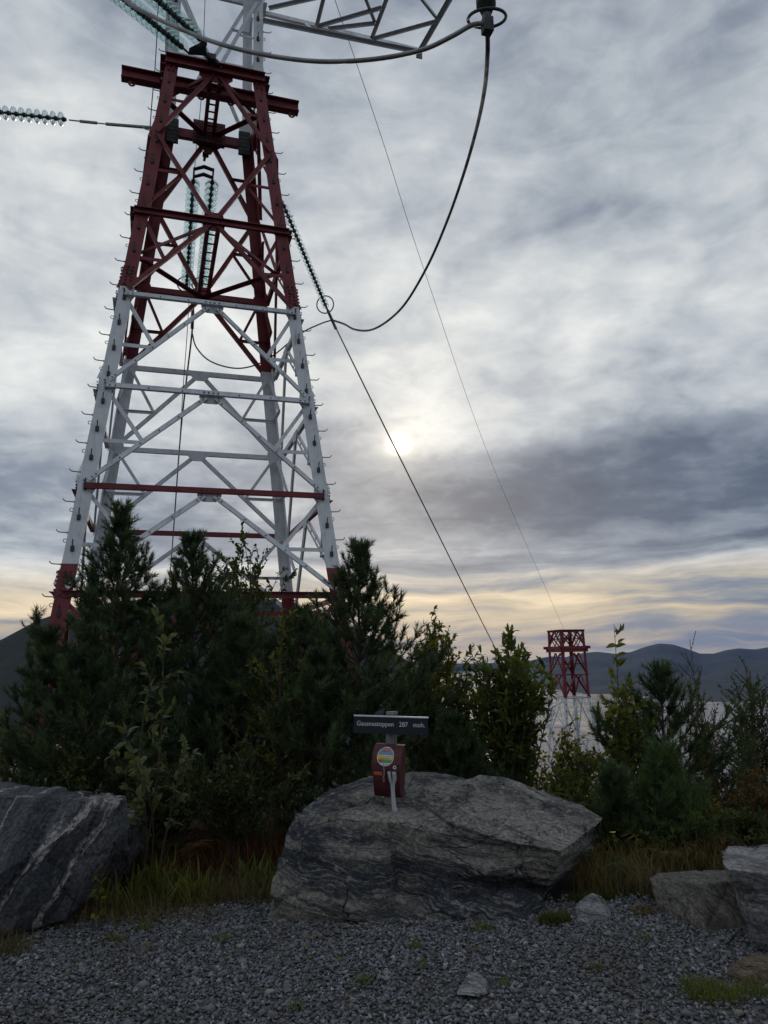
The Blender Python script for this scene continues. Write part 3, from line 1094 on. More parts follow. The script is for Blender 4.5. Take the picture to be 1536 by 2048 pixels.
def string_of_discs(parent, a, b_, n, meshes):
    d = (b_ - a)
    step = d / n
    X = d.normalized()
    Z = X.cross(TX if abs(X.dot(TX)) < 0.9 else TY).normalized()
    for i in range(n):
        g = place('glass_disc', meshes[0], parent, a + step * (i + 0.5), X, Z)
        c = bpy.data.objects.new('metal_cap', meshes[1])
        COL.objects.link(c)
        c.parent = g


def ring(mb, c, X, r_, tube_r, k=24):
    s_ = X.cross(UP if abs(X.z) < 0.95 else TX).normalized()
    u_ = X.cross(s_)
    mb.tube([c + s_ * (r_ * math.cos(a_)) + u_ * (r_ * math.sin(a_)) for a_ in np.linspace(0, 2 * math.pi, k + 1)], tube_r, 7)


def smooth_curve(pts, n=12):
    """Catmull-Rom through the points"""
    P = [pts[0] * 2 - pts[1]] + list(pts) + [pts[-1] * 2 - pts[-2]]
    outp = []
    for i in range(1, len(P) - 2):
        for k in range(n):
            t_ = k / n
            a, b_, c, d = P[i - 1], P[i], P[i + 1], P[i + 2]
            outp.append(0.5 * ((b_ * 2) + (c - a) * t_ + (a * 2 - b_ * 5 + c * 4 - d) * t_ ** 2 + (b_ * 3 - a - c * 3 + d) * t_ ** 3))
    outp.append(pts[-1])
    return outp


def cable(name, pts, r_, mat, label, cat, n=8, group=None):
    base_ = pts[0]
    mb = MB()
    mb.tube(pts, r_, n)
    return tag(mb.build(name, mat, None, True), label, cat, group)


def sag_line(a, b_, sag, n=40):
    return [a + (b_ - a) * (i / n) - UP * (4 * sag * (i / n) * (1 - i / n)) for i in range(n + 1)]


# the pair that carries the fjord span: hung from the far waist girder, leading away and down
q0 = (corner(-1, 1, LV[5]) + corner(1, 1, LV[5])) / 2
t = empty('insulator_string', q0)
tag(t, 'pair of long green glass insulator strings hanging down inside the red tower section', 'insulator')
mA = q0 + TY * 0.10 - UP * 0.12
yk = at(408, 322, mA.y + 0.10)
mb = MB()
mb.tube([mA, mA + (yk - mA) * .5, yk], [0.05, 0.04, 0.03], 8)
mb.box(mA + (yk - mA) * 0.62, TX * 0.07, TY * 0.04, UP * 0.05)
mb.build('suspension_link', M_DARK, t)
sA0 = at(387, 358, mA.y + 0.22)
sB0 = at(425, 360, mA.y + 0.22)
LST = 4.3
sA1 = at_dist(373, 574, sA0, LST)
sB1 = sB0 + (sA1 - sA0) + TX * -0.02
for pa, pb, yy in ((sA0, sB0, 0),):
    ex = (pb - pa)
    c0_ = (pa + pb) / 2
    nrm = ex.cross(sA1 - sA0).normalized()
    dn = -(sA1 - sA0).normalized()
    mb = MB()
    for top_, hh in ((0.30, 0.09), (0.06, 0.09)):
        pts_ = [c0_ + ex * -0.52 + dn * (top_ - 0.05), c0_ + ex * -0.52 + dn * (top_ + 0.03), c0_ + dn * (top_ + 0.14), c0_ + ex * 0.52 + dn * (top_ + 0.03), c0_ + ex * 0.52 + dn * (top_ - 0.05), c0_ + dn * (top_ + 0.04)]
        plate(mb, pts_, nrm, 0.03)
    for e_ in (pa, pb):
        mb.tube([e_ + dn * 0.36, e_], 0.022, 6)
    mb.build('yoke_plate', M_DARK, t)
md = disc_meshes(0.165, 0.205, M_GLASS)
string_of_discs(t, sA0, sA1, 21, md)
string_of_discs(t, sB0, sB1, 21, md)
dr = (sA1 - sA0).normalized()
mid1 = (sA1 + sB1) / 2 + dr * 0.12
mb = MB()
ex = sB1 - sA1
plate(mb, [mid1 - ex * 0.55, mid1 + ex * 0.55, mid1 + ex * 0.1 + dr * 0.16, mid1 - ex * 0.1 + dr * 0.16], nrm, 0.03)
mb.build('yoke_plate', M_DARK, t)
for e_ in (sA1, sB1):
    mb = MB()
    ring(mb, e_ - dr * 0.12, dr, 0.26, 0.020)
    mb.build('grading_ring', M_STEEL, t, True)
# the conductor of the fjord span
f0 = mid1 + dr * 0.15
hd = at(338, 1165, 60)
f1 = f0 + dr * 0.6
far_end = at(330, 1262, 520)
ctrl = [f0]
L1 = at(384, 665, f0.y + 0.9)
pts_ = [f0, L1, at(362, 860, L1.y + 3.4), at(347, 1060, L1.y + 14), at(339, 1160, L1.y + 40), at(333, 1225, 180), far_end]
spl = [f0, L1]
mb = MB()
mb.tube([f0, f0 + (L1 - f0) * .5], 0.032, 8)
mb.tube([f0 + (L1 - f0) * .45, f0 + (L1 - f0) * .9], 0.05, 8)
mb.build('dead_end_clamp', M_STEEL, t)
cable('fjord_conductor', smooth_curve(pts_[:1] + pts_[1:], 14), 0.026, M_CABLE, 'dark conductor running down inside the pylon and away over the fjord', 'power line')

# jumper from the fjord conductor round to the right-hand string
# right-hand tension string, from the far right leg
rA = corner(1, 1, LV[5])
t = empty('insulator_string', rA)
tag(t, 'clear glass insulator string slanting down right beside the pylon leg, ring at its end', 'insulator')
rs = at(566, 408, rA.y + 1.1)
re_ = at_dist(652, 613, rs, 4.3)
string_of_discs(t, rs, re_, 24, disc_meshes(0.105, 0.175, M_GLASS2))
mb = MB()
mb.tube([rA + TX * 0.05, rs], 0.03, 8)
mb.build('link_rod', M_STEEL, t)
dr2 = (re_ - rs).normalized()
for k_ in (0,):
    mb = MB()
    ring(mb, re_ - dr2 * 0.10, (dr2 + UP * 0.4).normalized(), 0.26, 0.020)
    mb.build('grading_ring', M_STEEL, t, True)
rc = at(664, 640, re_.y + 0.45)
mb = MB()
mb.tube([re_, rc], 0.034, 8)
mb.tube([re_ + (rc - re_) * .3, rc + (rc - re_).normalized() * 0.35], 0.048, 8)
mb.build('dead_end_clamp', M_STEEL, t)

# far tower position is needed for the spans
FT = at(1131, 1262, 72 * S)
FTOP = FT.z
FYAW = YAW


def ft(lx, ly, z):
    return Vector((FT.x, FT.y, 0)) + TX * lx + TY * ly + UP * z


pend = at(1128, 1545, FT.y - 1.6)
c1_, c2_ = at(842, 1000, 24), at(990, 1295, 38)
cable('conductor', smooth_curve([rc, at(745, 805, 20.5), c1_, c2_, at(1052, 1410, 46), pend], 14), 0.021, M_CABLE,
      'thick dark conductor slanting from the pylon down to the distant tower, crossing below the sun', 'power line')
# earth wire from mast top to the far tower's top
etop = corner(1, -1, Z_TOP)
ew0 = ft(-0.25, -0.2, FTOP + 0.12)
cable('earth_wire', smooth_curve([ew0, at(985, 930, 38), at(850, 545, 24.5), at(768, 290, 19.6), at(670, 0, 16.2), etop], 14), 0.0085, M_CABLE,
      'thin earth wire rising from the top of the distant tower to the upper edge', 'power line', 6)

# hanging string under the crossarm end with its ring
t = empty('insulator_string', AE)
tag(t, 'dark ribbed hanging insulator with a ring at the top edge, right of the crossarm', 'insulator')
hb = at(975, 60, AE.y)
hyy = AE.y
ht = Vector((hb.x, hb.y, AE.z - 0.2))
mb = MB()
L_ = ht.z - hb.z - 0.55
prof = []
k = 0
zz0 = 0.35
while zz0 < L_:
    prof += [(zz0, 0.105), (zz0 + 0.012, 0.125), (zz0 + 0.045, 0.125), (zz0 + 0.065, 0.095)]
    zz0 += 0.075
lm = lathe([(0.22, 0.001), (0.22, 0.06)] + prof + [(L_, 0.06), (L_ + .3, 0.03), (L_ + 0.3, 0.001)], 14)
me = lm.mesh('ribbed_core', True)
me.materials.append(M_DARK)
place('ribbed_core', me, t, hb, UP, TX)
mb = MB()
ring(mb, hb + UP * 0.17, (UP + Vector((0, -0.35, 0))).normalized(), 0.235, 0.020)
mb.build('grading_ring', M_DARK, t, True)
mb = MB()
mb.box(hb + UP * 0.06, TX * 0.06, TY * 0.06, UP * 0.10)
mb.tube([hb + UP * 0.3, hb], 0.06, 8)
mb.build('suspension_clamp', M_DARK, t)
mb = MB()
mb.tube([ht + UP * (-0.05), AE - UP * 0.1], 0.03, 8)
mb.build('link_rod', M_STEEL, t)

# near-side pair at the top left, leading towards and over the camera
n0 = (corner(-1, -1, LV[5]) + corner(1, -1, LV[5])) / 2 - TY * 0.16 + UP * 0.05
t = empty('insulator_string', n0)
tag(t, 'pair of green glass insulator strings at the top left, leading up from the waist girder', 'insulator')
ny = n0.y
y1 = at(404, 104, ny - 0.35)
mb = MB()
mb.tube([n0, n0 + (y1 - n0) * 0.75], 0.06, 8)
mb.box(n0 + (y1 - n0) * 0.35, TX * 0.075, TY * 0.09, UP * 0.06)
mb.build('anchor_link', M_DARK, t)
ya, yb = at(379, 108, ny - 0.45), at(411, 92, ny - 0.45)
mb = MB()
ez = (yb - ya)
plate(mb, [ya - ez * 0.08, yb + ez * 0.08, yb + ez * 0.05 + UP * 0.04 - TY * .12, ya - ez * 0.05 + UP * .04 - TY * .12], (ez.cross(UP - TY)).normalized(), 0.03)
plate(mb, [ya, yb, n0 + (y1 - n0) * 0.72], (ez.cross(y1 - n0)).normalized(), 0.03)
mb.build('yoke_plate', M_DARK, t)
sa, sb = at(366, 96, ny - 0.60), at(402, 80, ny - 0.60)
ea = at_dist(214, -30, sa, 3.5, False)
eb = sb + (ea - sa)
md3 = disc_meshes(0.150, 0.22, M_GLASS)
string_of_discs(t, sa, ea, 15, md3)
string_of_discs(t, sb, eb, 15, md3)
mb = MB()
mb.tube([sa, ya], 0.022, 6)
mb.tube([sb, yb], 0.022, 6)
mb.build('ball_link', M_DARK, t)
je = (ea + eb) / 2 + (ea - sa).normalized() * 0.4
mb = MB()
plate(mb, [ea, eb, je], (eb - ea).cross(je - ea).normalized(), 0.03)
mb.build('yoke_plate', M_DARK, t)
cable('conductor', sag_line(je, je + (ea - sa).normalized() * 60 + Vector((0, 0, 6)), 0.8), 0.024, M_CABLE, 'conductor leaving the top left insulator pair over the camera', 'power line')
# jumper loop from there under the arm to the hanging string
hcl = hb + UP * 0.09
jy0, jy1 = je.y, hb.y
ctl = [(250, -2, .10), (300, 30, .20), (380, 66, .33), (450, 91, .45), (530, 110, .55), (620, 122, .65), (700, 122.5, .73), (780, 114, .82), (850, 98, .89), (905, 72, .95), (945, 50, .985)]
jp = [je + (hcl - je) * 0.0] + [at(u, v, jy0 + (jy1 - jy0) * k_) for u, v, k_ in ctl] + [hcl]
cable('jumper_cable', smooth_curve(jp, 8), 0.030, M_STEEL, 'grey jumper cable sagging under the crossarm between two insulators at the top', 'cable')
# loop from the hanging string down to the right-hand string
hy, ry = hb.y, rc.y
ctl = [(975, 110, .03), (969, 180, .10), (952, 262, .2), (925, 355, .33), (893, 445, .46), (856, 530, .58), (812, 605, .70), (775, 642, .79), (741, 660, .86), (710, 659, .92), (688, 648, .96)]
lp = [hb - UP * 0.02] + [at(u, v, hy + (ry - hy) * k_) for u, v, k_ in ctl] + [rc]
cable('jumper_cable', smooth_curve(lp, 8), 0.030, M_CABLE, 'long dark cable loop curving down from the hanging insulator to the ringed string', 'cable')
# thin jumper from the fjord conductor behind the right legs to the same clamp
lp = [L1] + [at(u, v, y_) for u, v, y_ in ((393, 695, L1.y + .05), (420, 722, L1.y + .1), (465, 736, L1.y + .15), (505, 732, L1.y + .2), (545, 712, L1.y + .3), (600, 668, L1.y + .4), (640, 648, rc.y))] + [rc]
cable('jumper_cable', smooth_curve(lp, 8), 0.022, M_CABLE, 'thin jumper cable looping inside the pylon below the green insulators', 'cable')

# left-hand string reaching out of frame
lA = corner(-1, 1, LV[5])
t = empty('insulator_string', lA)
tag(t, 'clear glass insulator string with a long rod, reaching out of the left edge', 'insulator')
l0 = at(212, 248, lA.y)
mb = MB()
mb.tube([lA - TX * 0.02, l0], 0.036, 8)
mb.tube([l0, at(193, 246, lA.y)], 0.014, 6)
mb.tube([at(194, 246, lA.y), at(160, 242.5, lA.y)], 0.034, 8)
mb.tube([at(161, 242.5, lA.y), at(138, 240, lA.y)], 0.016, 6)
mb.build('link_rod', M_STEEL, t)
la, lb_ = at(134, 239.5, lA.y), at(-118, 211, lA.y)
string_of_discs(t, la, lb_, 16, disc_meshes(0.155, (lb_ - la).length / 16, M_GLASS2))

# violet cables: one down the outside of the left legs, one inside
pv_ = [corner(-1, 0.2, Z_TOP - 3) - TX * 0.10]
cz = [at(318, 0, TC.y - .3), at(314, 70, TC.y - .3), at(309, 150, TC.y - .3), at(303, 215, TC.y - .3), corner(-1, -0.2, LV[4] + 1.2) - TX * 0.02]
cable('signal_cable', smooth_curve(pv_ + cz, 8), 0.011, M_PURPLE, 'thin violet cable hanging down outside the upper left leg', 'cable', 6)
yv = q0.y + 0.35
cz = [at(412, -60, yv - 1), at(409, 30, yv - .5), at(402, 200, yv), at(390, 330, yv), at(377, 620, yv), at(366, 780, yv), at(352, 1000, yv), at(338, 1180, yv), at(333, 1260, yv)]
cable('signal_cable', smooth_curve(cz, 8), 0.008, M_PURPLE, 'thin violet cable running straight down inside the pylon beside the conductor', 'cable', 6)

# ------------------------------------------------------------------ second tower down the slope
far = empty('transmission_tower', (FT.x, FT.y, terrain(FT.x, FT.y)))
tag(far, 'distant smaller red topped lattice tower standing before the fjord', 'pylon')


def fw(z):
    d = FTOP - z
    return 0.955 + (0.0 if d < 1.5 else 0.020 * (d - 1.5) if d < 4.8 else 0.066 + 0.085 * (d - 4.8))


def fc(sx, sy, z):
    w = fw(z)
    return ft(sx * w, sy * w, z)


def rod(name, a, b_, w, mat):
    mb = MB()
    d = (b_ - a).normalized()
    s_ = d.cross(UP if abs(d.z) < 0.95 else TX).normalized()
    u_ = d.cross(s_)
    l = w / 2
    mb.prism(a, b_, [(-l, -l), (l, -l), (l, -l * .4), (-l * .4, -l * .4), (-l * .4, l), (-l, l)], s_, u_)
    return mb.build(name, mat, far)


fz = [FTOP, FTOP - 1.15, FTOP - 1.62, FTOP - 3.15, FTOP - 4.75]
zbase = terrain(FT.x, FT.y)
z = fz[-1]
while z - 3.0 > zbase - 1.0:
    z -= 2.9
    fz.append(z)
for sx in (-1, 1):
    for sy in (-1, 1):
        mb = MB()
        for z1, z0, mi in ((FTOP, fz[4], 0), (fz[4], zbase - 4, 1)):
            w, t_ = 0.20, 0.025
            prof = [(0, 0), (w, 0), (w, t_), (t_, t_), (t_, w), (0, w)]
            mb.prism(fc(sx, sy, z0), fc(sx, sy, z1), prof if sx * sy > 0 else prof[::-1], TX * -sx, TY * -sy, mi)
        lg = mb.build('leg', [M_RED, M_WHITE], far)
        if sy < 0:
            zq = FTOP - 5.2
            while zq > FTOP - 12:
                place('step_bolt', me_pad, lg, fc(sx, sy, zq) + TX * (-sx * 0.08) - TY * 0.001, -TY)
                zq -= 0.45
FF = [((-1, -1), (1, -1)), ((1, -1), (1, 1)), ((1, 1), (-1, 1)), ((-1, 1), (-1, -1))]
for c0, c1 in FF:
    # top box
    a, b_ = fc(*c0, FTOP), fc(*c1, FTOP)
    a2, b2 = fc(*c0, fz[1]), fc(*c1, fz[1])
    rod('top_beam', a, b_, 0.15, M_RED)
    mid_, mid2 = (a + b_) / 2, (a2 + b2) / 2
    for s0 in (a2, b2):
        rod('box_brace', s0, mid_, 0.10, M_RED)
    q1 = (a + a2) / 2
    q2 = (b_ + b2) / 2
    rod('box_brace', q1, q2, 0.05, M_RED)
    rod('box_brace', a, mid2, 0.075, M_RED)
    rod('box_brace', b_, mid2, 0.075, M_RED)
    # heavy protruding platform girders
    e = (b_ - a).normalized()
    off_ = (a + b_) / 2 - ft(0, 0, FTOP)
    nn = off_.normalized()
    mb = MB()
    for zz_, hh, ext in ((fz[1] - 0.06, 0.10, 0.34), (fz[1] - 0.27, 0.11, 0.16)):
        mid_g = (fc(*c0, zz_) + fc(*c1, zz_)) / 2 + nn * (0.10 if ext > .2 else 0.04)
        mb.box(mid_g + UP * (0.004 if abs(nn.dot(TX)) > .7 else 0), e * ((b_ - a).length / 2 + ext), nn * 0.07, UP * hh)
    mb.build('platform_girder', M_RED, far)
    # panels of alternating chevrons
    for k in range(2, len(fz) - 1):
        z1, z0 = fz[k], fz[k + 1]
        mat = M_RED if k < 4 else M_WHITE
        a1, b1, a0, b0 = fc(*c0, z1), fc(*c1, z1), fc(*c0, z0), fc(*c1, z0)
        w = 0.11 if k < 4 else 0.085
        if k == 2:
            rod('chevron_brace', (a1 + b1) / 2, a0, w, mat)
            rod('chevron_brace', (a1 + b1) / 2, b0, w, mat)
            rod('strut', (a1 + a0) / 2, (b1 + b0) / 2, 0.05, mat)
        else:
            m1 = (a1 + b1) / 2
            rod('chevron_brace', m1, a0, w, mat)
            rod('chevron_brace', m1, b0, w, mat)
            if k == 3:
                rod('strut', (a1 + a0) / 2, (m1 + a0) / 2, 0.05, mat)
                rod('strut', (b1 + b0) / 2, (m1 + b0) / 2, 0.05, mat)
        rod('horizontal_beam', a0, b0, 0.055 if k != 3 else 0.09, M_RED if k < 3 else M_WHITE)
# side arm of the far tower
zu, zl = fz[4] - 0.15, fz[4] - 1.95
tip = ft(-4.6, 0, zl + 0.05)
for sy in (-1, 1):
    u0, l0_ = fc(-1, sy, zu), fc(-1, sy, zl)
    rod('arm_chord', u0, tip + UP * 0.15, 0.10, M_WHITE)
    rod('arm_chord', l0_, tip, 0.12, M_WHITE)
    for k0 in (0.28, 0.54, 0.78):
        pu, pl_ = u0 + (tip + UP * .15 - u0) * k0, l0_ + (tip - l0_) * k0
        rod('arm_brace', pu, pl_, 0.06, M_WHITE)
        k9 = k0 - 0.26
        rod('arm_brace', pu, l0_ + (tip - l0_) * max(0, k9), 0.06, M_WHITE)
for k0 in (0.0, 0.28, 0.54):
    for zc in (zu, zl):
        a = fc(-1, -1, zc) + (tip - fc(-1, -1, zc)) * k0
        b_ = fc(-1, 1, zc) + (tip - fc(-1, 1, zc)) * (k0 + (0.26 if zc == zl else 0))
        rod('arm_brace', a, b_, 0.06, M_WHITE)

# ------------------------------------------------------------------ rocks
MR_MAIN = rock_mat('grey_gneiss', (0.036, 0.043, 0.058), (0.262, 0.250, 0.226), (0.42, 0.42, 0.41), (0.20, -0.25, 1), 1.3, 0.45, 0.45, 0.7, vw=0.45, grain=1.3, layer=(-0.95, 0.13, 1.0), crack=0.8)
MR_LEFT = rock_mat('banded_gneiss', (0.040, 0.047, 0.060), (0.105, 0.110, 0.122), (0.46, 0.44, 0.43), (0.88, 0.1, -0.46), 0.9, 0.85, 0.12, 0.7, vw=1.35, swirl=0.42)
MR_SLAB = rock_mat('brown_grey_rock', (0.060, 0.060, 0.062), (0.20, 0.188, 0.168), (0.28, 0.27, 0.25), (0.8, 0.1, 0.4), 1.6, 0.2, 0.25, 0.3)
MR_PALE = rock_mat('pale_granite', (0.075, 0.08, 0.095), (0.25, 0.25, 0.26), (0.45, 0.45, 0.46), (0.1, 0.2, 1), 1.5, 0.3, 0.3, 0.5)
MR_LIGHT = rock_mat('light_grey_stone', (0.13, 0.135, 0.145), (0.31, 0.31, 0.315), (0.46, 0.46, 0.47), (0.3, 0.6, 1), 1.8, 0.3, 0.2, 0.3)
MR_BROWN = rock_mat('rusty_schist', (0.05, 0.044, 0.04), (0.22, 0.165, 0.12), (0.33, 0.25, 0.18), (0.3, 0.1, 1), 3.0, 0.3, 0.05, 0.3)


def rock(name, pts, mat, label, seg=0.045, amp=0.03, freq=2.0, strata=(0, 0, 1), smp=0.0, cat='rock', seed=0, bevel=0.012, cell=0.5):
    """angular block: hull of the corner points, finely divided and roughened"""
    bm = bmesh.new()
    for blk in (pts if isinstance(pts[0], list) else [pts]):
        b2 = bmesh.new()
        vs = [b2.verts.new(p_) for p_ in blk]
        bmesh.ops.convex_hull(b2, input=vs)
        bmesh.ops.delete(b2, geom=[v_ for v_ in b2.verts if not v_.link_faces], context='VERTS')
        tmp = bpy.data.meshes.new('tmp')
        b2.to_mesh(tmp)
        b2.free()
        bm.from_mesh(tmp)
        bpy.data.meshes.remove(tmp)
    bmesh.ops.dissolve_limit(bm, angle_limit=0.12, verts=bm.verts, edges=bm.edges)
    if bevel:
        bmesh.ops.bevel(bm, geom=list(bm.edges), offset=bevel, segments=2, profile=0.6, affect='EDGES', clamp_overlap=True)
    bmesh.ops.triangulate(bm, faces=bm.faces)
    for _ in range(9):
        long_ = [e_ for e_ in bm.edges if e_.calc_length() > seg]
        if not long_ or len(bm.faces) > 60000:
            break
        bmesh.ops.subdivide_edges(bm, edges=long_, cuts=1)
        bmesh.ops.triangulate(bm, faces=[f_ for f_ in bm.faces if len(f_.verts) > 3])
    bmesh.ops.recalc_face_normals(bm, faces=bm.faces)
    bm.normal_update()
    st = Vector(strata).normalized()
    off = {}
    for v_ in bm.verts:
        q = v_.co
        nrm_ = v_.normal
        side = 1.0 - abs(nrm_.dot(st))                       # ledges show where the layers crop out
        d = amp * 0.55 * mnoise.fractal(q * freq + Vector((seed, 0, 0)), 0.8, 2.1, 7)
        wv = q + 0.10 * mnoise.noise_vector(q * 1.6 + Vector((0, 0, seed)))
        s_ = st.dot(wv) * 11
        cell_ = math.floor(s_)
        r_ = mnoise.noise(Vector((cell_ * 7.13 + seed, q.x * 1.3 + cell_ * 3.1, q.y * 1.3)))
        fr = s_ - cell_
        d += amp * 2.1 * side * r_ - amp * 0.5 * side * max(0.0, 1 - fr * 7)
        cr = mnoise.noise(Vector((wv.x * 2.1 + seed, wv.z * 1.4, wv.y * 2.1)))
        d -= amp * 0.8 * max(0.0, 1 - abs(cr) * 16)
        dv, _p = mnoise.voronoi(Vector((wv.x * 2.2, wv.y * 2.2, wv.z * 3.2 + seed)))
        d += cell * amp * 1.6 * (0.35 - min(0.7, dv[0]))
        off[v_] = nrm_ * d
    for v_, d in off.items():
        v_.co += d
    me = bpy.data.meshes.new(name)
    bm.to_mesh(me)
    bm.free()
    me.polygons.foreach_set('use_smooth', [True] * len(me.polygons))
    me.set_sharp_from_angle(angle=R(38))
    o_ = link(name, me, mat)
    return tag(o_, label, cat)


def gnd(u, v, z=0.0):
    return atz(u, v, z)


A_ = [at(*q) for q in ((545, 1788, 5.02), (600, 1818, 4.95), (690, 1840, 4.9), (765, 1844, 4.93), (572, 1662, 5.2), (590, 1626, 5.36), (680, 1633, 5.2), (774, 1648, 5.20), (640, 1589, 5.85), (738, 1551, 6.3), (830, 1548, 6.4))]
A_ += [Vector((-0.72, 6.4, -.15)), Vector((.3, 6.4, -.15)), Vector((-.78, 5.0, -.12)), Vector((.1, 4.95, -.12))]
B_ = [at(*q) for q in ((740, 1640, 5.24), (905, 1653, 5.24), (1030, 1692, 5.14), (1118, 1708, 5.10), (800, 1547, 6.45), (895, 1546, 6.5), (922, 1558, 6.4), (1062, 1592, 6.15), (1160, 1612, 5.95), (1202, 1642, 5.78), (1192, 1692, 5.62), (1105, 1765, 5.3), (1085, 1800, 5.22), (770, 1805, 5.14))]
B_ += [Vector((.1, 6.5, 0)), Vector((1.1, 6.3, 0))]
C_ = [at(*q) for q in ((700, 1768, 5.10), (900, 1782, 5.06), (1050, 1790, 5.05), (1092, 1798, 5.12), (1086, 1848, 4.98), (1035, 1868, 4.86), (720, 1846, 4.97))]
C_ += [Vector((-.2, 6.0, -.1)), Vector((1.0, 6.0, -.1)), Vector((-.1, 5.0, -.12)), Vector((.92, 4.95, -.12)), Vector((.9, 5.9, .25)), Vector((-.1, 5.9, .25))]
D_ = [at(*q) for q in ((928, 1559, 6.3), (960, 1549, 6.4), (1012, 1555, 6.3), (1064, 1587, 6.15), (1160, 1607, 5.97), (1208, 1636, 5.80), (1124, 1702, 5.06), (1030, 1686, 5.10), (905, 1646, 5.24), (862, 1612, 5.6))]
D_ += [p_ - UP * .14 + (Vector((.55, 5.75, p_.z)) - p_) * .06 for p_ in D_]
PX = [A_, B_, C_, D_]
boulder = rock('boulder', PX, MR_MAIN, 'large flat topped grey boulder carrying the summit sign', 0.020, 0.027, 2.6, (0.20, -0.25, 1), seed=3, cat='boulder', cell=0.3, bevel=0.007)
PX = [at(*q) for q in ((-260, 1530, 6.0), (0, 1552, 5.7), (120, 1569, 5.6), (252, 1592, 5.45), (-250, 1580, 5.0), (0, 1585, 5.0), (240, 1605, 5.0), (256, 1612, 5.3), (250, 1665, 5.2),
                       (232, 1700, 5.0), (185, 1790, 5.0), (130, 1840, 4.95), (10, 1868, 4.75), (-250, 1900, 4.5))]
PX += [Vector((-2.2, 5.7, -0.1)), Vector((-3.8, 5.9, -0.1)), Vector((-3.9, 4.8, -0.1)), Vector((-2.75, 4.8, -0.12))]
rock('boulder', PX, MR_LEFT, 'dark boulder with white diagonal bands at the left edge', 0.026, 0.018, 2.0, (0.88, 0.1, -0.46), seed=11, cat='boulder', cell=0.25, bevel=0.008)
PX = [at(*q) for q in ((225, 1628, 5.75), (284, 1626, 5.75), (284, 1642, 5.7), (262, 1690, 5.75), (225, 1720, 5.75), (230, 1622, 6.1), (280, 1620, 6.1))] + [Vector((-1.9, 6.1, -.1)), Vector((-2.3, 6.1, -.1)), Vector((-2.0, 5.75, -.1))]
rock('rock', PX, MR_LEFT, 'small dark rock half hidden behind the banded left boulder', 0.04, 0.02, 3, seed=5)
PX = [at(*q) for q in ((1297, 1757, 5.15), (1312, 1744, 5.4), (1400, 1738, 5.5), (1475, 1742, 5.4), (1370, 1763, 4.95), (1395, 1768, 4.85), (1470, 1760, 4.9), (1325, 1835, 4.98), (1418, 1888, 4.62), (1500, 1890, 4.62))] + [Vector((2.05, 5.4, -.1)), Vector((2.9, 5.4, -.1)), Vector((2.0, 4.95, -.12)), Vector((2.35, 4.6, -.12))]
rock('rock', PX, MR_SLAB, 'squarish brown grey block leaning by the right corner', 0.035, 0.016, 2.5, seed=21)
PX = [at(*q) for q in ((1440, 1702, 4.65), (1452, 1690, 4.9), (1536, 1688, 5.0), (1640, 1688, 5.0), (1442, 1722, 4.45), (1455, 1738, 4.3), (1545, 1745, 4.2), (1640, 1745, 4.2), (1490, 1800, 4.35), (1512, 1900, 4.35), (1640, 1920, 4.3))] + [Vector((2.75, 5.0, -.1)), Vector((3.2, 5.0, -.1)), Vector((3.3, 4.3, -.12))]
rock('boulder', PX, MR_PALE, 'rough boulder with a pale overhanging top cut by the right edge', 0.028, 0.018, 2.6, seed=31, cat='boulder', bevel=0.02)
PX = [at(*q) for q in ((1450, 1945, 4.05), (1455, 1930, 4.15), (1505, 1908, 4.25), (1560, 1905, 4.3), (1480, 1955, 3.98), (1505, 1945, 3.98), (1575, 1925, 4.05), (1455, 1965, 4.05), (1490, 1985, 3.95), (1580, 1975, 4.0))]
rock('rock', PX, MR_BROWN, 'low rusty brown rock on the gravel below the right boulder', 0.025, 0.014, 5, (0.3, 0, 1), seed=41, bevel=0.015)
PX = [at(*q) for q in ((1155, 1815, 5.0), (1163, 1798, 5.05), (1184, 1784, 5.1), (1206, 1789, 5.1), (1222, 1836, 4.95), (1215, 1850, 4.85), (1158, 1848, 4.85), (1190, 1790, 5.3), (1217, 1830, 5.3), (1158, 1830, 5.25))]
rock('stone', PX, MR_LIGHT, 'small pale stone beside the right end of the big boulder', 0.022, 0.012, 5, seed=51, bevel=0.015, cat='stone')
PX = [at(*q) for q in ((914, 1988, 3.9), (935, 1946, 4.08), (958, 1942, 4.12), (972, 1958, 4.08), (975, 1988, 3.9), (955, 1992, 3.88), (950, 1950, 4.2), (930, 1990, 3.87))]
rock('stone', PX, MR_LIGHT, 'pale pointed stone lying alone in the middle of the gravel', 0.02, 0.008, 6, seed=61, bevel=0.01, cat='stone')
PX = [at(*q) for q in ((1262, 1808, 5.3), (1275, 1798, 5.45), (1298, 1800, 5.45), (1302, 1812, 5.3), (1290, 1822, 5.2), (1268, 1820, 5.2))]
rock('stone', PX + [p_ - UP * 0.1 for p_ in PX], MR_LIGHT, 'flat grey stone in the dry grass left of the square block', 0.025, 0.008, 6, seed=71, bevel=0.01, cat='stone')
PX = [at(*q) for q in ((965, 1884, 4.7), (985, 1874, 4.8), (1025, 1876, 4.8), (1032, 1888, 4.65), (1010, 1897, 4.55), (975, 1896, 4.55))]
rock('stone', PX + [p_ - UP * 0.1 for p_ in PX], MR_MAIN, 'flat dark stone sunk in gravel just below the big boulder', 0.025, 0.008, 6, seed=81, bevel=0.01, cat='stone')

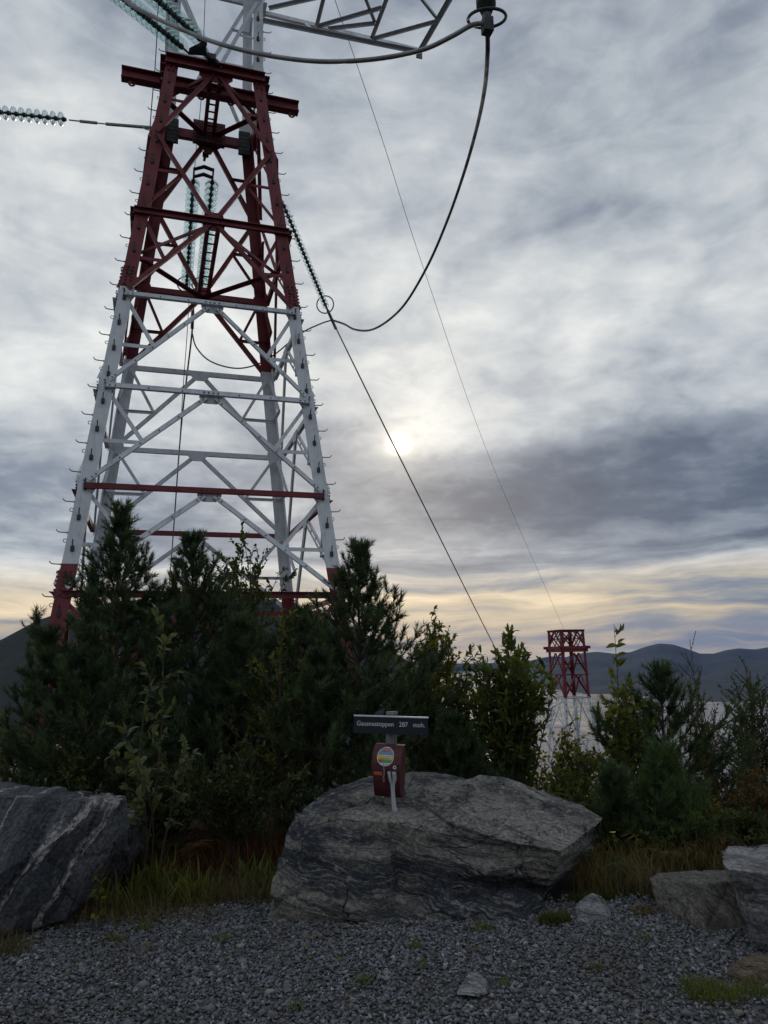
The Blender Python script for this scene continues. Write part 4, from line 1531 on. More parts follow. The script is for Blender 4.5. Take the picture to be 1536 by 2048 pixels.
# ------------------------------------------------------------------ gravel
def gravel(n, lo, hi, zlo, zhi, pale):
    X = rng.uniform(-4.3, 4.3, n)
    Y = 2.7 + rng.random(n) ** 0.9 * 3.1
    ed = np.array([edge_y(x) for x in X])
    keep = Y < ed + 0.05 + rng.normal(0, 0.10, n)
    keep &= np.abs(X) < 0.56 * Y + 0.35
    bare = np.array([mnoise.noise(Vector((x * 0.9 + 3, y * 1.3, 0.5))) + 0.9 * math.exp(-((x - 0.55) ** 2 / 0.5 + (y - 4.05) ** 2 / 0.12)) for x, y in zip(X, Y)])
    keep &= rng.random(n) > np.clip((bare - 0.25) * 2.2, 0, 0.72) * pale
    X, Y = X[keep], Y[keep]
    n = len(X)
    base_ = np.array([(i, j, k) for k in (-1, 1) for j in (-1, 1) for i in (-1, 1)], float) * 0.5
    P = base_[None] + rng.uniform(-0.30, 0.30, (n, 8, 3))
    P[:, 4:, :2] *= rng.uniform(0.45, 0.95, (n, 1, 2))
    L = rng.uniform(lo, hi, n) ** 1.0
    asp = np.stack([L, L * rng.uniform(0.45, 0.85, n), L * rng.uniform(0.22, 0.5, n)], -1)
    P *= asp[:, None]
    a_ = rng.uniform(0, 2 * np.pi, n)
    b_ = rng.normal(0, 0.38, n)
    c_ = rng.normal(0, 0.38, n)
    ca, sa_, cb, sb_, cc, sc_ = np.cos(a_), np.sin(a_), np.cos(b_), np.sin(b_), np.cos(c_), np.sin(c_)
    Rz = np.zeros((n, 3, 3)); Rz[:, 0, 0] = ca; Rz[:, 0, 1] = -sa_; Rz[:, 1, 0] = sa_; Rz[:, 1, 1] = ca; Rz[:, 2, 2] = 1
    Rx = np.zeros((n, 3, 3)); Rx[:, 0, 0] = 1; Rx[:, 1, 1] = cb; Rx[:, 1, 2] = -sb_; Rx[:, 2, 1] = sb_; Rx[:, 2, 2] = cb
    Ry = np.zeros((n, 3, 3)); Ry[:, 1, 1] = 1; Ry[:, 0, 0] = cc; Ry[:, 0, 2] = sc_; Ry[:, 2, 0] = -sc_; Ry[:, 2, 2] = cc
    P = np.einsum('nij,nkj->nki', Rz @ Rx @ Ry, P)
    P[:, :, 0] += X[:, None]
    P[:, :, 1] += Y[:, None]
    P[:, :, 2] += (0.012 + rng.uniform(zlo, zhi, n))[:, None]
    q = np.array([(0, 2, 3, 1), (4, 5, 7, 6), (0, 1, 5, 4), (2, 6, 7, 3), (0, 4, 6, 2), (1, 3, 7, 5)])
    tri = np.concatenate([q[:, [0, 1, 2]], q[:, [0, 2, 3]]])
    Ff = (tri[None] + (np.arange(n) * 8)[:, None, None]).reshape(-1, 3)
    return P.reshape(-1, 3), Ff


V1, F1 = gravel(74000, 0.011, 0.028, 0.003, 0.015, 1.0)
V2, F2 = gravel(50000, 0.007, 0.016, 0.002, 0.012, 0.35)
V3, F3 = gravel(900, 0.030, 0.056, 0.003, 0.013, 0.8)
VV = np.concatenate([V1, V2, V3])
FF_ = np.concatenate([F1, F2 + len(V1), F3 + len(V1) + len(V2)])
mt, N, p, o = new_mat('crushed_gravel')
rnd = N.n('ShaderNodeNewGeometry').outputs['Random Per Island']
oc = N.n('ShaderNodeTexCoord').outputs['Object']
c = N.ramp(rnd, [(0, (0.050, 0.055, 0.064)), (0.35, (0.098, 0.105, 0.118)), (0.65, (0.145, 0.152, 0.166)), (0.84, (0.165, 0.173, 0.19)), (0.95, (0.29, 0.295, 0.31)), (0.97, (0.15, 0.12, 0.095)), (1.0, (0.10, 0.095, 0.085))])
c = N.mix(N.smooth(N.noise(oc, 90, 4, .6), 0.35, 0.75, 0, 0.6), c, N.mix(1.0, c, (1.5, 1.5, 1.5), 'MULTIPLY'))
dirt = N.noise(N.map(oc, loc=(4, 2, 0)), 1.1, 5, 0.6)
c = N.mix(N.smooth(dirt, 0.5, 0.68, 0, 0.5), c, (0.075, 0.066, 0.052))
N.put(p.inputs['Base Color'], c)
p.inputs['Roughness'].default_value = 0.75
bump(N, p, N.noise(oc, 160, 3), 0.4, 0.004)
g_ = tag(link('gravel', np_mesh('gravel', VV, FF_), mt), 'loose grey crushed gravel covering the foreground', 'gravel', kind='stuff')

# ------------------------------------------------------------------ summit sign and box on the boulder
SY = 5.62
bt = at(778, 1632, SY)
post_top = at(784, 1428, SY)
sign = empty('summit_sign', (bt.x, bt.y, bt.z))
tag(sign, 'dark blue summit sign with white lettering on a grey post atop the boulder', 'sign')
mt, N, p, o = new_mat('grey_post_wood')
oc = N.n('ShaderNodeTexCoord').outputs['Object']
g1 = N.noise(N.map(oc, scale=(30, 30, 2)), 2.0, 5, .6)
N.put(p.inputs['Base Color'], N.ramp(g1, [(.3, (.13, .13, .13)), (.6, (.24, .24, .235)), (.8, (.31, .30, .28))]))
p.inputs['Roughness'].default_value = .85
bump(N, p, g1, .5, .01)
M_POST = mt
mb = MB()
ax = (post_top - bt).normalized()
base_p = bt - ax * 0.10
prof = [(0.040 * math.cos(k * math.pi / 8), 0.040 * math.sin(k * math.pi / 8)) for k in range(16)]
mb.prism(base_p, post_top, prof, Vector((1, 0, 0)), Vector((0, 1, 0)))
mb.build('post', M_POST, sign)
BL, BR = at(708, 1432, SY - 0.075), at(856, 1436.5, SY - 0.075)
BH = 0.117
bx = (BR - BL).normalized()
bn = Vector((0, -1, 0)) - bx * Vector((0, -1, 0)).dot(bx)
bn.normalize()
bu = bn.cross(bx) * -1
if bu.z < 0:
    bu = -bu
mt, N, p, o = new_mat('navy_sign_board')
oc = N.n('ShaderNodeTexCoord').outputs['Object']
nz = N.noise(oc, 9, 4, .6)
N.put(p.inputs['Base Color'], N.ramp(nz, [(.35, (.004, .011, .021)), (.7, (.009, .019, .031))]))
N.put(p.inputs['Roughness'], N.smooth(nz, .3, .7, .55, .75))
M_NAVY = mt
mb = MB()
ctr = (BL + BR) / 2 - bu * (BH / 2)
mb.box(ctr, bx * (BR - BL).length / 2, bn * 0.014, bu * (BH / 2))
bd = mb.build('board', M_NAVY, sign)
mb = MB()
mb.box((BL + BR) / 2 + bu * 0.004, bx * ((BR - BL).length / 2 + 0.002), bn * 0.018, bu * 0.004)
mb.build('metal_edge', M_WHITE, sign)  # metal rim of the board; its white colour stands in for a highlight
mb = MB()
mb.prism(post_top - ax * 0.002, post_top + ax * 0.018, [(0.043 * math.cos(k * math.pi / 8), 0.043 * math.sin(k * math.pi / 8)) for k in range(16)], Vector((1, 0, 0)), Vector((0, 1, 0)))
mb.build('post_cap', M_POST, sign)


def plain(name, col, rough=0.6, trans=0.0):
    mt_, N_, p_, o_ = new_mat(name)
    oc_ = N_.n('ShaderNodeTexCoord').outputs['Object']
    N_.put(p_.inputs['Base Color'], N_.mix(N_.smooth(N_.noise(oc_, 25, 4, .6), .45, .8, 0, .35), col, tuple(x * .6 for x in col)))
    p_.inputs['Roughness'].default_value = rough
    return mt_


M_LET = plain('white_lettering', (0.62, 0.64, 0.66))


def lettering(body, ctr_, X, U, n, width, height, mat, parent, name='lettering', extr=0.0008):
    cu = bpy.data.curves.new('tmp_text', 'FONT')
    cu.body = body
    cu.align_x = 'CENTER'
    cu.align_y = 'CENTER'
    cu.size = 1.0
    cu.extrude = 0.0
    cu.resolution_u = 3
    cu.offset = 0.008
    to = bpy.data.objects.new('tmp_text', cu)
    COL.objects.link(to)
    bpy.context.view_layer.update()
    me = bpy.data.meshes.new_from_object(to.evaluated_get(bpy.context.evaluated_depsgraph_get()))
    bpy.data.objects.remove(to)
    vs = np.array([v_.co[:] for v_ in me.vertices])
    mn, mx = vs.min(0), vs.max(0)
    c_ = (mn + mx) / 2
    for v_ in me.vertices:
        a_ = (v_.co.x - c_[0]) / (mx[0] - mn[0]) * width
        b_ = (v_.co.y - c_[1]) / (mx[1] - mn[1]) * height
        v_.co = ctr_ + X * a_ + U * b_ + n * 0.0012
    me.materials.clear()
    me.name = name
    return link(name, me, mat, parent)


fnt = ctr + bn * 0.0145 + bu * 0.006
Lb = (BR - BL).length
lettering('Gausnestoppen   287   moh.', fnt, bx, bu, bn, Lb * 0.915, 0.043, M_LET, bd)

# red register box on the same post
M_BOX = plain('dark_red_box_paint', (0.070, 0.010, 0.014), 0.55)
XB = at(781, 1541, SY - 0.03)
box = empty('register_box', (XB.x, XB.y, XB.z - 0.19))
tag(box, 'dark red metal summit register box with round sticker fixed to the sign post', 'box')
wb = 0.108
tl = Vector((math.cos(-0.26), math.sin(-0.26), -0.055)).normalized()
fb = Vector((0, -1, 0)) - tl * (-tl.y)
fb.normalize()
ub = fb.cross(tl)
if ub.z < 0:
    ub = -ub
ztop = 0.20


def bp_(a_, d_, h_):
    return XB + tl * (a_ * 0.93) + fb * (d_ * 0.95) + ub * (h_ * 0.95)


# side profile (depth towards camera, height): lid shell and body
lid = [(-0.05, 0.178), (0.0, 0.196), (0.045, 0.192), (0.090, 0.165), (0.122, 0.120), (0.136, 0.065), (0.136, 0.018)]
body_ = [(-0.05, 0.168), (0.0, 0.186), (0.04, 0.182), (0.080, 0.155), (0.110, 0.110), (0.122, 0.06), (0.124, 0.0), (0.114, -0.06), (0.092, -0.12), (0.062, -0.165), (0.040, -0.182), (-0.05, -0.182)]


def sheet(mb, prof, hw, t_, flare=0.0):
    k = len(prof)
    vs, fs = [], []
    for inner in (0, 1):
        for (d_, h_) in prof:
            ex_ = hw + flare * max(0, -h_ - 0.12) * 2 - inner * 0.001
            for s_ in (-1, 1):
                vs.append(bp_(s_ * ex_, d_ - inner * t_, h_ - inner * t_ * 0.5))
    n2 = 2 * k
    for i in range(k - 1):
        fs.append((2 * i, 2 * i + 1, 2 * i + 3, 2 * i + 2))
        fs.append((n2 + 2 * i, n2 + 2 * i + 2, n2 + 2 * i + 3, n2 + 2 * i + 1))
        fs.append((2 * i, 2 * i + 2, n2 + 2 * i + 2, n2 + 2 * i))
        fs.append((2 * i + 1, n2 + 2 * i + 1, n2 + 2 * i + 3, 2 * i + 3))
    fs.append((0, n2, n2 + 1, 1))
    fs.append((2 * k - 2, 2 * k - 1, n2 + 2 * k - 1, n2 + 2 * k - 2))
    mb.add(vs, fs)


mb = MB()
kb = len(body_)
mb.add([bp_(-wb * 0.965, d_, h_) for d_, h_ in body_] + [bp_(wb * 0.965, d_, h_) for d_, h_ in body_],
       [tuple(range(kb)), tuple(range(2 * kb - 1, kb - 1, -1))] + [(i, kb + i, kb + (i + 1) % kb, (i + 1) % kb) for i in range(kb)])
mb.build('body', M_BOX, box)
mb = MB()
sheet(mb, lid, wb * 1.06, 0.003)
lido = mb.build('lid', M_BOX, box)


def lid_pt(a_, s_):
    """a point on the front of the box at half-width fraction a_, height s_"""
    prof = lid if s_ > 0.02 else [(0.124, 0.01), (0.124, 0.0), (0.114, -0.06), (0.092, -0.12), (0.062, -0.165)]
    hs = [h_ for d_, h_ in prof][::-1]
    ds = [d_ for d_, h_ in prof][::-1]
    return bp_(a_ * wb, float(np.interp(s_, hs, ds)), s_)


def decal(name, poly, mat, lift, parent):
    """flat print that follows the curved lid; poly in (half-width fraction, height)"""
    mb_ = MB()
    cxp = sum(q[0] for q in poly) / len(poly)
    cyp = sum(q[1] for q in poly) / len(poly)
    rings_ = []
    for r_ in (1.0, 0.66, 0.33):
        rings_.append([lid_pt(cxp + (q[0] - cxp) * r_, cyp + (q[1] - cyp) * r_) + fb * lift + ub * lift * .4 for q in poly])
    k_ = len(poly)
    vs_ = [q for r_ in rings_ for q in r_] + [lid_pt(cxp, cyp) + fb * lift + ub * lift * .4]
    fs_ = []
    for i_ in range(2):
        for j_ in range(k_):
            fs_.append((i_ * k_ + j_, i_ * k_ + (j_ + 1) % k_, (i_ + 1) * k_ + (j_ + 1) % k_, (i_ + 1) * k_ + j_))
    for j_ in range(k_):
        fs_.append((2 * k_ + j_, 2 * k_ + (j_ + 1) % k_, 3 * k_))
    mb_.add(vs_, fs_)
    return mb_.build(name, mat, parent)


def circ(cx_, cy_, r_, n_=28, a0_=0, a1_=2 * math.pi, close=True):
    k_ = n_ if close else n_ + 1
    return [(cx_ + r_ / wb * math.cos(a0_ + (a1_ - a0_) * i_ / n_), cy_ + r_ * math.sin(a0_ + (a1_ - a0_) * i_ / n_)) for i_ in range(k_)]


def rect(x0, y0, x1, y1, k_=4):
    return [(x0 + (x1 - x0) * i_ / k_, y0) for i_ in range(k_)] + [(x1, y0 + (y1 - y0) * i_ / k_) for i_ in range(k_)] + [(x1 - (x1 - x0) * i_ / k_, y1) for i_ in range(k_)] + [(x0, y1 - (y1 - y0) * i_ / k_) for i_ in range(k_)]


P_WHITE, P_BLUE, P_ORANGE, P_YEL, P_GREEN, P_REDP, P_INK = (plain('print_' + n_, c_) for n_, c_ in (
    ('white', (.72, .74, .76)), ('blue', (.10, .26, .46)), ('orange', (.72, .16, .05)), ('yellow', (.66, .50, .08)), ('green', (.10, .32, .12)), ('red', (.50, .05, .07)), ('ink', (.03, .04, .07))))
scx, scy, sr = -0.10, 0.112, 0.066
stk = decal('round_sticker', circ(scx, scy, sr), P_WHITE, 0.0010, box)


def chord(y0_, y1_, r_=0.062, k_=8):
    """the slice of the sticker disc between two heights"""
    pr, pl_ = [], []
    for i_ in range(k_ + 1):
        yy_ = y0_ + (y1_ - y0_) * i_ / k_
        hw_ = math.sqrt(max(1e-9, r_ * r_ - yy_ * yy_)) / wb
        pr.append((scx + hw_, scy + yy_))
        pl_.append((scx - hw_, scy + yy_))
    return pr + pl_[::-1]


decal('print_sky', chord(0.010, 0.0605), P_BLUE, 0.0016, stk)
decal('print_band', chord(-0.020, 0.012), P_YEL, 0.0022, stk)
decal('print_field', chord(-0.045, -0.0205), P_GREEN, 0.0016, stk)
decal('print_banner', rect(scx - .27, scy + .030, scx + .30, scy + .046), P_ORANGE, 0.0022, stk)
decal('print_panel', rect(scx - .06, scy - .008, scx + .46, scy + .008), P_WHITE, 0.0028, stk)
for i_ in range(4):
    decal('print_icon', circ(scx + .02 + .12 * i_, scy, 0.0045, 8), P_INK, 0.0034, stk)
decal('print_line', rect(scx - .35, scy - .0155, scx + .35, scy - .0125), P_INK, 0.0028, stk)
decal('print_badge', circ(scx - .30, scy - .031, 0.013, 12), P_REDP, 0.0022, stk)
decal('print_bottom', chord(-0.061, -0.044), P_WHITE, 0.0020, stk)
decal('print_mark', circ(scx - .08, scy - .052, 0.005, 8), P_BLUE, 0.0028, stk)
decal('print_mark', rect(scx + .02, scy - .054, scx + .22, scy - .050), P_BLUE, 0.0028, stk)
decal('small_sticker', circ(0.62, 0.043, 0.0135, 16), P_WHITE, 0.0012, box)
decal('small_sticker_mark', circ(0.62, 0.043, 0.007, 10), P_INK, 0.0020, box)
os_ = decal('orange_sticker', rect(-0.92, -0.022, -0.32, 0.002), P_ORANGE, 0.0016, box)
M_DKR = plain('print_dark_red', (.16, .03, .02))
lettering('Stikk UT!', lid_pt(-0.62, -0.010) + fb * 0.0022, tl, ub, fb, 0.056, 0.013, M_DKR, os_)
lettering('Stikk UT!', lid_pt(scx + .015, scy + .038) + fb * 0.0032 + ub * .001, tl, (ub - fb * .35).normalized(), fb, 0.05, 0.010, M_DKR, stk)
# strap of clear plastic twisted round the lower post, and a short chain
M_PLAS = new_mat('cloudy_plastic')
mt, N, p, o = M_PLAS
p.inputs['Base Color'].default_value = (.62, .65, .70, 1)
p.inputs['Roughness'].default_value = 0.25
p.inputs['Transmission Weight'].default_value = 0.35
tp1, tp2 = lid_pt(0.22, 0.012) + fb * 0.012, lid_pt(0.58, 0.012) + fb * 0.012
kn, ft_ = lid_pt(0.42, -0.09) + fb * 0.016, at(789, 1630, SY - 0.16)
strap = empty('plastic_strap', ft_)
tag(strap, 'cloudy plastic strap hanging from the register box down to the rock', 'strap')
for nm, pth, rr in (('strap_end', [tp1, tp1 * .5 + kn * .5 + fb * .006, kn, kn * .45 + ft_ * .55, ft_], [.013, .011, .010, .014, .015]),
                    ('strap_end', [tp2, tp2 * .5 + kn * .5 - fb * .004 + tl * .012, kn + tl * .012, kn * .45 + ft_ * .55 + tl * .008, ft_ + tl * .016], [.016, .017, .011, .011, .012]),
                    ('strap_foot', [ft_ - tl * .028 + ub * .004, ft_ - UP * .012, ft_ + tl * .032 - UP * .006], [.010, .017, .012])):
    mb = MB()
    mb.tube(smooth_curve(pth, 5), list(np.interp(np.linspace(0, 1, (len(pth) - 1) * 5 + 1), np.linspace(0, 1, len(rr)), rr)), 7)
    mb.build(nm, mt, strap, True)
chain = empty('chain', lid_pt(-0.16, 0.03))
tag(chain, 'short metal chain dangling from the lid of the register box', 'chain')
for i_ in range(7):
    mb = MB()
    c_ = lid_pt(-0.15 + 0.03 * math.sin(i_), 0.040 - 0.0165 * i_) + fb * 0.009
    s_ = tl if i_ % 2 else (tl * .5 + fb * .5).normalized()
    mb.tube([c_ + s_ * (0.0065 * math.cos(a_)) + ub * (0.010 * math.sin(a_)) for a_ in np.linspace(0, 2 * math.pi, 11)], 0.0024, 5)
    mb.build('chain_link', M_STEEL, chain, True)

# ------------------------------------------------------------------ vegetation
def unit(v_):
    return v_ / np.maximum(np.linalg.norm(v_, axis=-1, keepdims=True), 1e-9)


def frames(D, g):
    """two unit vectors across each direction D"""
    ref = np.where(np.abs(D[:, 2:3]) < 0.9, np.array([[0, 0, 1.]]), np.array([[1., 0, 0]]))
    A = unit(np.cross(D, ref))
    return A, np.cross(D, A)


def needles(P0, P1, g, per_m=420, ln=(0.045, 0.075), wid=0.0068, start=0.05, ang=(0.5, 1.05)):
    """thin triangular needles round every shoot P0 -> P1"""
    L = np.linalg.norm(P1 - P0, axis=1)
    cnt = np.maximum(8, (L * per_m).astype(int))
    idx = np.repeat(np.arange(len(P0)), cnt)
    n = len(idx)
    t_ = start + (1 - start) * g.random(n)
    D = unit(P1 - P0)[idx]
    A, B = frames(D, g)
    ph = g.uniform(0, 2 * np.pi, n)[:, None]
    th = (g.uniform(*ang, n) * (1 - 0.45 * t_ ** 3))[:, None]
    rad = A * np.cos(ph) + B * np.sin(ph)
    nd = unit(D * np.cos(th) + rad * np.sin(th) + np.array([[0, 0, 0.10]]))
    root = P0[idx] + (P1 - P0)[idx] * t_[:, None] + rad * 0.003
    ll = g.uniform(*ln, n)[:, None]
    tip = root + nd * ll
    sdv = unit(np.cross(nd, g.normal(0, 1, (n, 3))))
    w_ = wid * 0.5
    V_ = np.stack([root - sdv * w_, root + sdv * w_, tip], 1).reshape(-1, 3)
    F_ = np.arange(n * 3).reshape(-1, 3)
    return V_, F_


def twig_mesh(segs, g, sides=4):
    """tapered prisms for segments [(p0, p1, r0, r1)]"""
    P0 = np.array([s_[0] for s_ in segs], float)
    P1 = np.array([s_[1] for s_ in segs], float)
    r0 = np.array([s_[2] for s_ in segs])[:, None, None]
    r1 = np.array([s_[3] for s_ in segs])[:, None, None]
    D = unit(P1 - P0)
    A, B = frames(D, g)
    an = np.arange(sides) * 2 * np.pi / sides
    rg = A[:, None] * np.cos(an)[None, :, None] + B[:, None] * np.sin(an)[None, :, None]
    V_ = np.concatenate([P0[:, None] + rg * r0, P1[:, None] + rg * r1], 1)
    q = []
    for k in range(sides):
        q.append((k, (k + 1) % sides, sides + (k + 1) % sides, sides + k))
    F_ = (np.array(q)[None] + (np.arange(len(segs)) * 2 * sides)[:, None, None]).reshape(-1, 4)
    return V_.reshape(-1, 3), F_


def polyline(p0, d0, L, k, g, bend, droop=0.0):
    pts_ = [np.array(p0, float)]
    d = unit(np.array(d0, float))
    for i in range(k):
        d = unit(d + g.normal(0, bend, 3) + np.array([0, 0, droop]))
        pts_.append(pts_[-1] + d * L / k)
    return pts_


def pine(u, vtop, dist, width, label, seed, ubase=None, mat=None, low=0.10, per_m=330, nwh=None, group='young pines behind the boulders', leaders=()):
    """bushy young pine: whorls of upswept branches, bottle-brush shoots, candles at the tips"""
    g = np.random.default_rng(seed)
    top = at(u, vtop, dist)
    bx_ = at(ubase if ubase is not None else u, 1500, dist).x
    base_ = np.array([bx_, dist, terrain(bx_, dist) - 0.05])
    topv = np.array(top)
    H = topv[2] - base_[2]
    Rr = width / FPX * dist * 0.5
    segs, S0, S1 = [], [], []
    nseg = 12
    tr = [base_ + (topv - base_) * (i / nseg) + np.array([math.sin(i * 1.3 + seed) * .012, math.cos(i * 1.7 + seed) * .012, 0]) * H * (1 - i / nseg) for i in range(nseg + 1)]
    trunk = [(tr[i], tr[i + 1], 0.018 * H * (1 - i / nseg * .88) * 0.62 + .003, 0.018 * H * (1 - (i + 1) / nseg * .88) * 0.62 + .003) for i in range(nseg)]

    def tp(f):
        x = min(max(f, 0), 1) * nseg
        i = min(int(x), nseg - 1)
        return tr[i] + (tr[i + 1] - tr[i]) * (x - i)
    nwh = nwh or max(7, int(H / 0.19))
    for w in range(nwh):
        f = low + (0.975 - low) * (w / (nwh - 1)) ** 0.92
        nb = int(g.integers(6, 10))
        a0 = g.uniform(0, 6.28)
        shape = min(1.0, (1 - f) ** 1.0 * 1.32 + 0.02)
        for bI in range(nb):
            a_ = a0 + bI * 6.283 / nb + g.normal(0, .22)
            Lb_ = max(0.10, Rr * shape * g.uniform(0.72, 1.18))
            upw = 0.30 + 1.15 * f ** 2.2 + g.normal(0, .1)
            d0 = np.array([math.cos(a_), math.sin(a_), upw])
            k = max(3, int(Lb_ / 0.13))
            pl_ = polyline(tp(f + g.normal(0, .006)), d0, Lb_ * math.sqrt(1 + .25 * upw), k, g, 0.07, 0.075)
            for i in range(k):
                rr_ = 0.010 * (1 - i / k) * min(1, Lb_) + 0.0028
                segs.append((pl_[i], pl_[i + 1], rr_, rr_ * .85))
                if i >= k * 0.30:
                    S0.append(pl_[i]); S1.append(pl_[i + 1])
            for i in range(1, k + 1):
                if i < k * 0.22 and Lb_ > .4:
                    continue
                q = pl_[i]
                bd_ = unit(pl_[i] - pl_[i - 1])
                for _ in range((int(g.integers(2, 4)) if i < k else int(g.integers(3, 5))) if f < .8 else (1 if i < k else 3)):
                    dd = unit(bd_ * g.uniform(.4, 1.0) + g.normal(0, .42, 3) + np.array([0, 0, g.uniform(.2, .75)]))
                    l_ = g.uniform(.09, .20) * (0.7 + .5 * min(1, Lb_))
                    S0.append(q); S1.append(q + dd * l_)
                    segs.append((q, q + dd * l_ * .9, .0035, .002))
    # leaders: upright candles at the top
    for j in range(7):
        q = tp(.93 - .012 * j)
        dd = unit(np.array([math.cos(j * 2.4), math.sin(j * 2.4), 2.1 - .12 * j]))
        S0.append(q); S1.append(q + dd * g.uniform(.13, .24))
        segs.append((q, q + dd * .2, .004, .002))
    S0.append(tp(.90)); S1.append(topv)
    S0.append(tp(.80)); S1.append(tp(.92))
    for (du, vv) in leaders:
        e = np.array(at(u + du, vv, dist + g.uniform(-.15, .15)))
        st_ = tp(max(.25, (e[2] - base_[2]) / H - .22))
        pl_ = [st_, st_ * .45 + e * .55 + np.array([(e - st_)[0] * .25, (e - st_)[1] * .25, -.02]), e]
        segs.append((pl_[0], pl_[1], .011, .008)); segs.append((pl_[1], pl_[2], .008, .004))
        S0.append(pl_[0] * .4 + pl_[1] * .6); S1.append(pl_[1])
        S0.append(pl_[1]); S1.append(pl_[2])
        for j in range(9):
            q = pl_[1] + (pl_[2] - pl_[1]) * g.uniform(-.3, .6)
            dd = unit(np.array([*g.normal(0, .34, 2), g.uniform(.7, 1.2)]))
            l_ = g.uniform(.08, .17)
            S0.append(q); S1.append(q + dd * l_)
    S0, S1 = np.array(S0), np.array(S1)
    root = empty('pine_tree', tuple(base_))
    tag(root, label, 'pine tree', group)
    Vt, Ft = twig_mesh(trunk, g, 8)
    link('trunk', np_mesh('trunk', Vt, Ft, True), M_BARK, root)
    Vt, Ft = twig_mesh(segs, g, 4)
    link('branches', np_mesh('branches', Vt, Ft, True), M_BARK, root)
    Vn, Fn = needles(S0, S1, g, per_m)
    cr = link('crown', np_mesh('crown', Vn, Fn), mat or M_PINE, root)
    cr['kind'] = 'stuff'
    return root


def leaf_template(kind):
    """unit leaf along +x, lying in xy, folded along its rib and curled"""
    if kind == 'long':
        xs_, ws = [0, .22, .5, .78, 1.0], [0, .13, .17, .11, 0]
    elif kind == 'fern':
        xs_, ws = [0, .3, .65, 1.0], [0, .055, .045, 0]
    elif kind == 'round':
        xs_, ws = [0, .2, .5, .8, 1.0], [0, .26, .34, .22, 0]
    else:
        xs_, ws = [0, .3, .65, 1.0], [0, .24, .22, 0]
    V_ = [(0, 0, 0)]
    for x, w in list(zip(xs_, ws))[1:-1]:
        z = -0.22 * x * x
        V_ += [(x, w, z + .35 * w), (x, 0, z), (x, -w, z + .35 * w)]
    V_.append((1, 0, -.24))
    k = len(xs_) - 2
    F_ = [(0, 2, 1), (0, 3, 2)]
    for i in range(k - 1):
        a_ = 1 + 3 * i
        F_ += [(a_, a_ + 1, a_ + 4), (a_, a_ + 4, a_ + 3), (a_ + 1, a_ + 2, a_ + 5), (a_ + 1, a_ + 5, a_ + 4)]
    a_ = 1 + 3 * (k - 1)
    F_ += [(a_, a_ + 1, len(V_) - 1), (a_ + 1, a_ + 2, len(V_) - 1)]
    return np.array(V_, float), np.array(F_)


def leaf_frames(P, D, g, tilt=0.6):
    n = len(P)
    D = unit(D)
    up_ = unit(np.array([[0, 0, 1.0]]) + g.normal(0, tilt, (n, 3)))
    Yv = unit(np.cross(up_, D))
    Zv = np.cross(D, Yv)
    return D, Yv, Zv


def leaves_mesh(P, D, size, g, kind='oval'):
    T, Ft = leaf_template(kind)
    X_, Y_, Z_ = leaf_frames(P, D, g)
    n = len(P)
    s_ = size[:, None, None]
    V_ = P[:, None] + s_ * (T[None, :, 0:1] * X_[:, None] + T[None, :, 1:2] * Y_[:, None] + T[None, :, 2:3] * Z_[:, None])
    F_ = (Ft[None] + (np.arange(n) * len(T))[:, None, None]).reshape(-1, 3)
    return V_.reshape(-1, 3), F_


LEAF_ME = {}


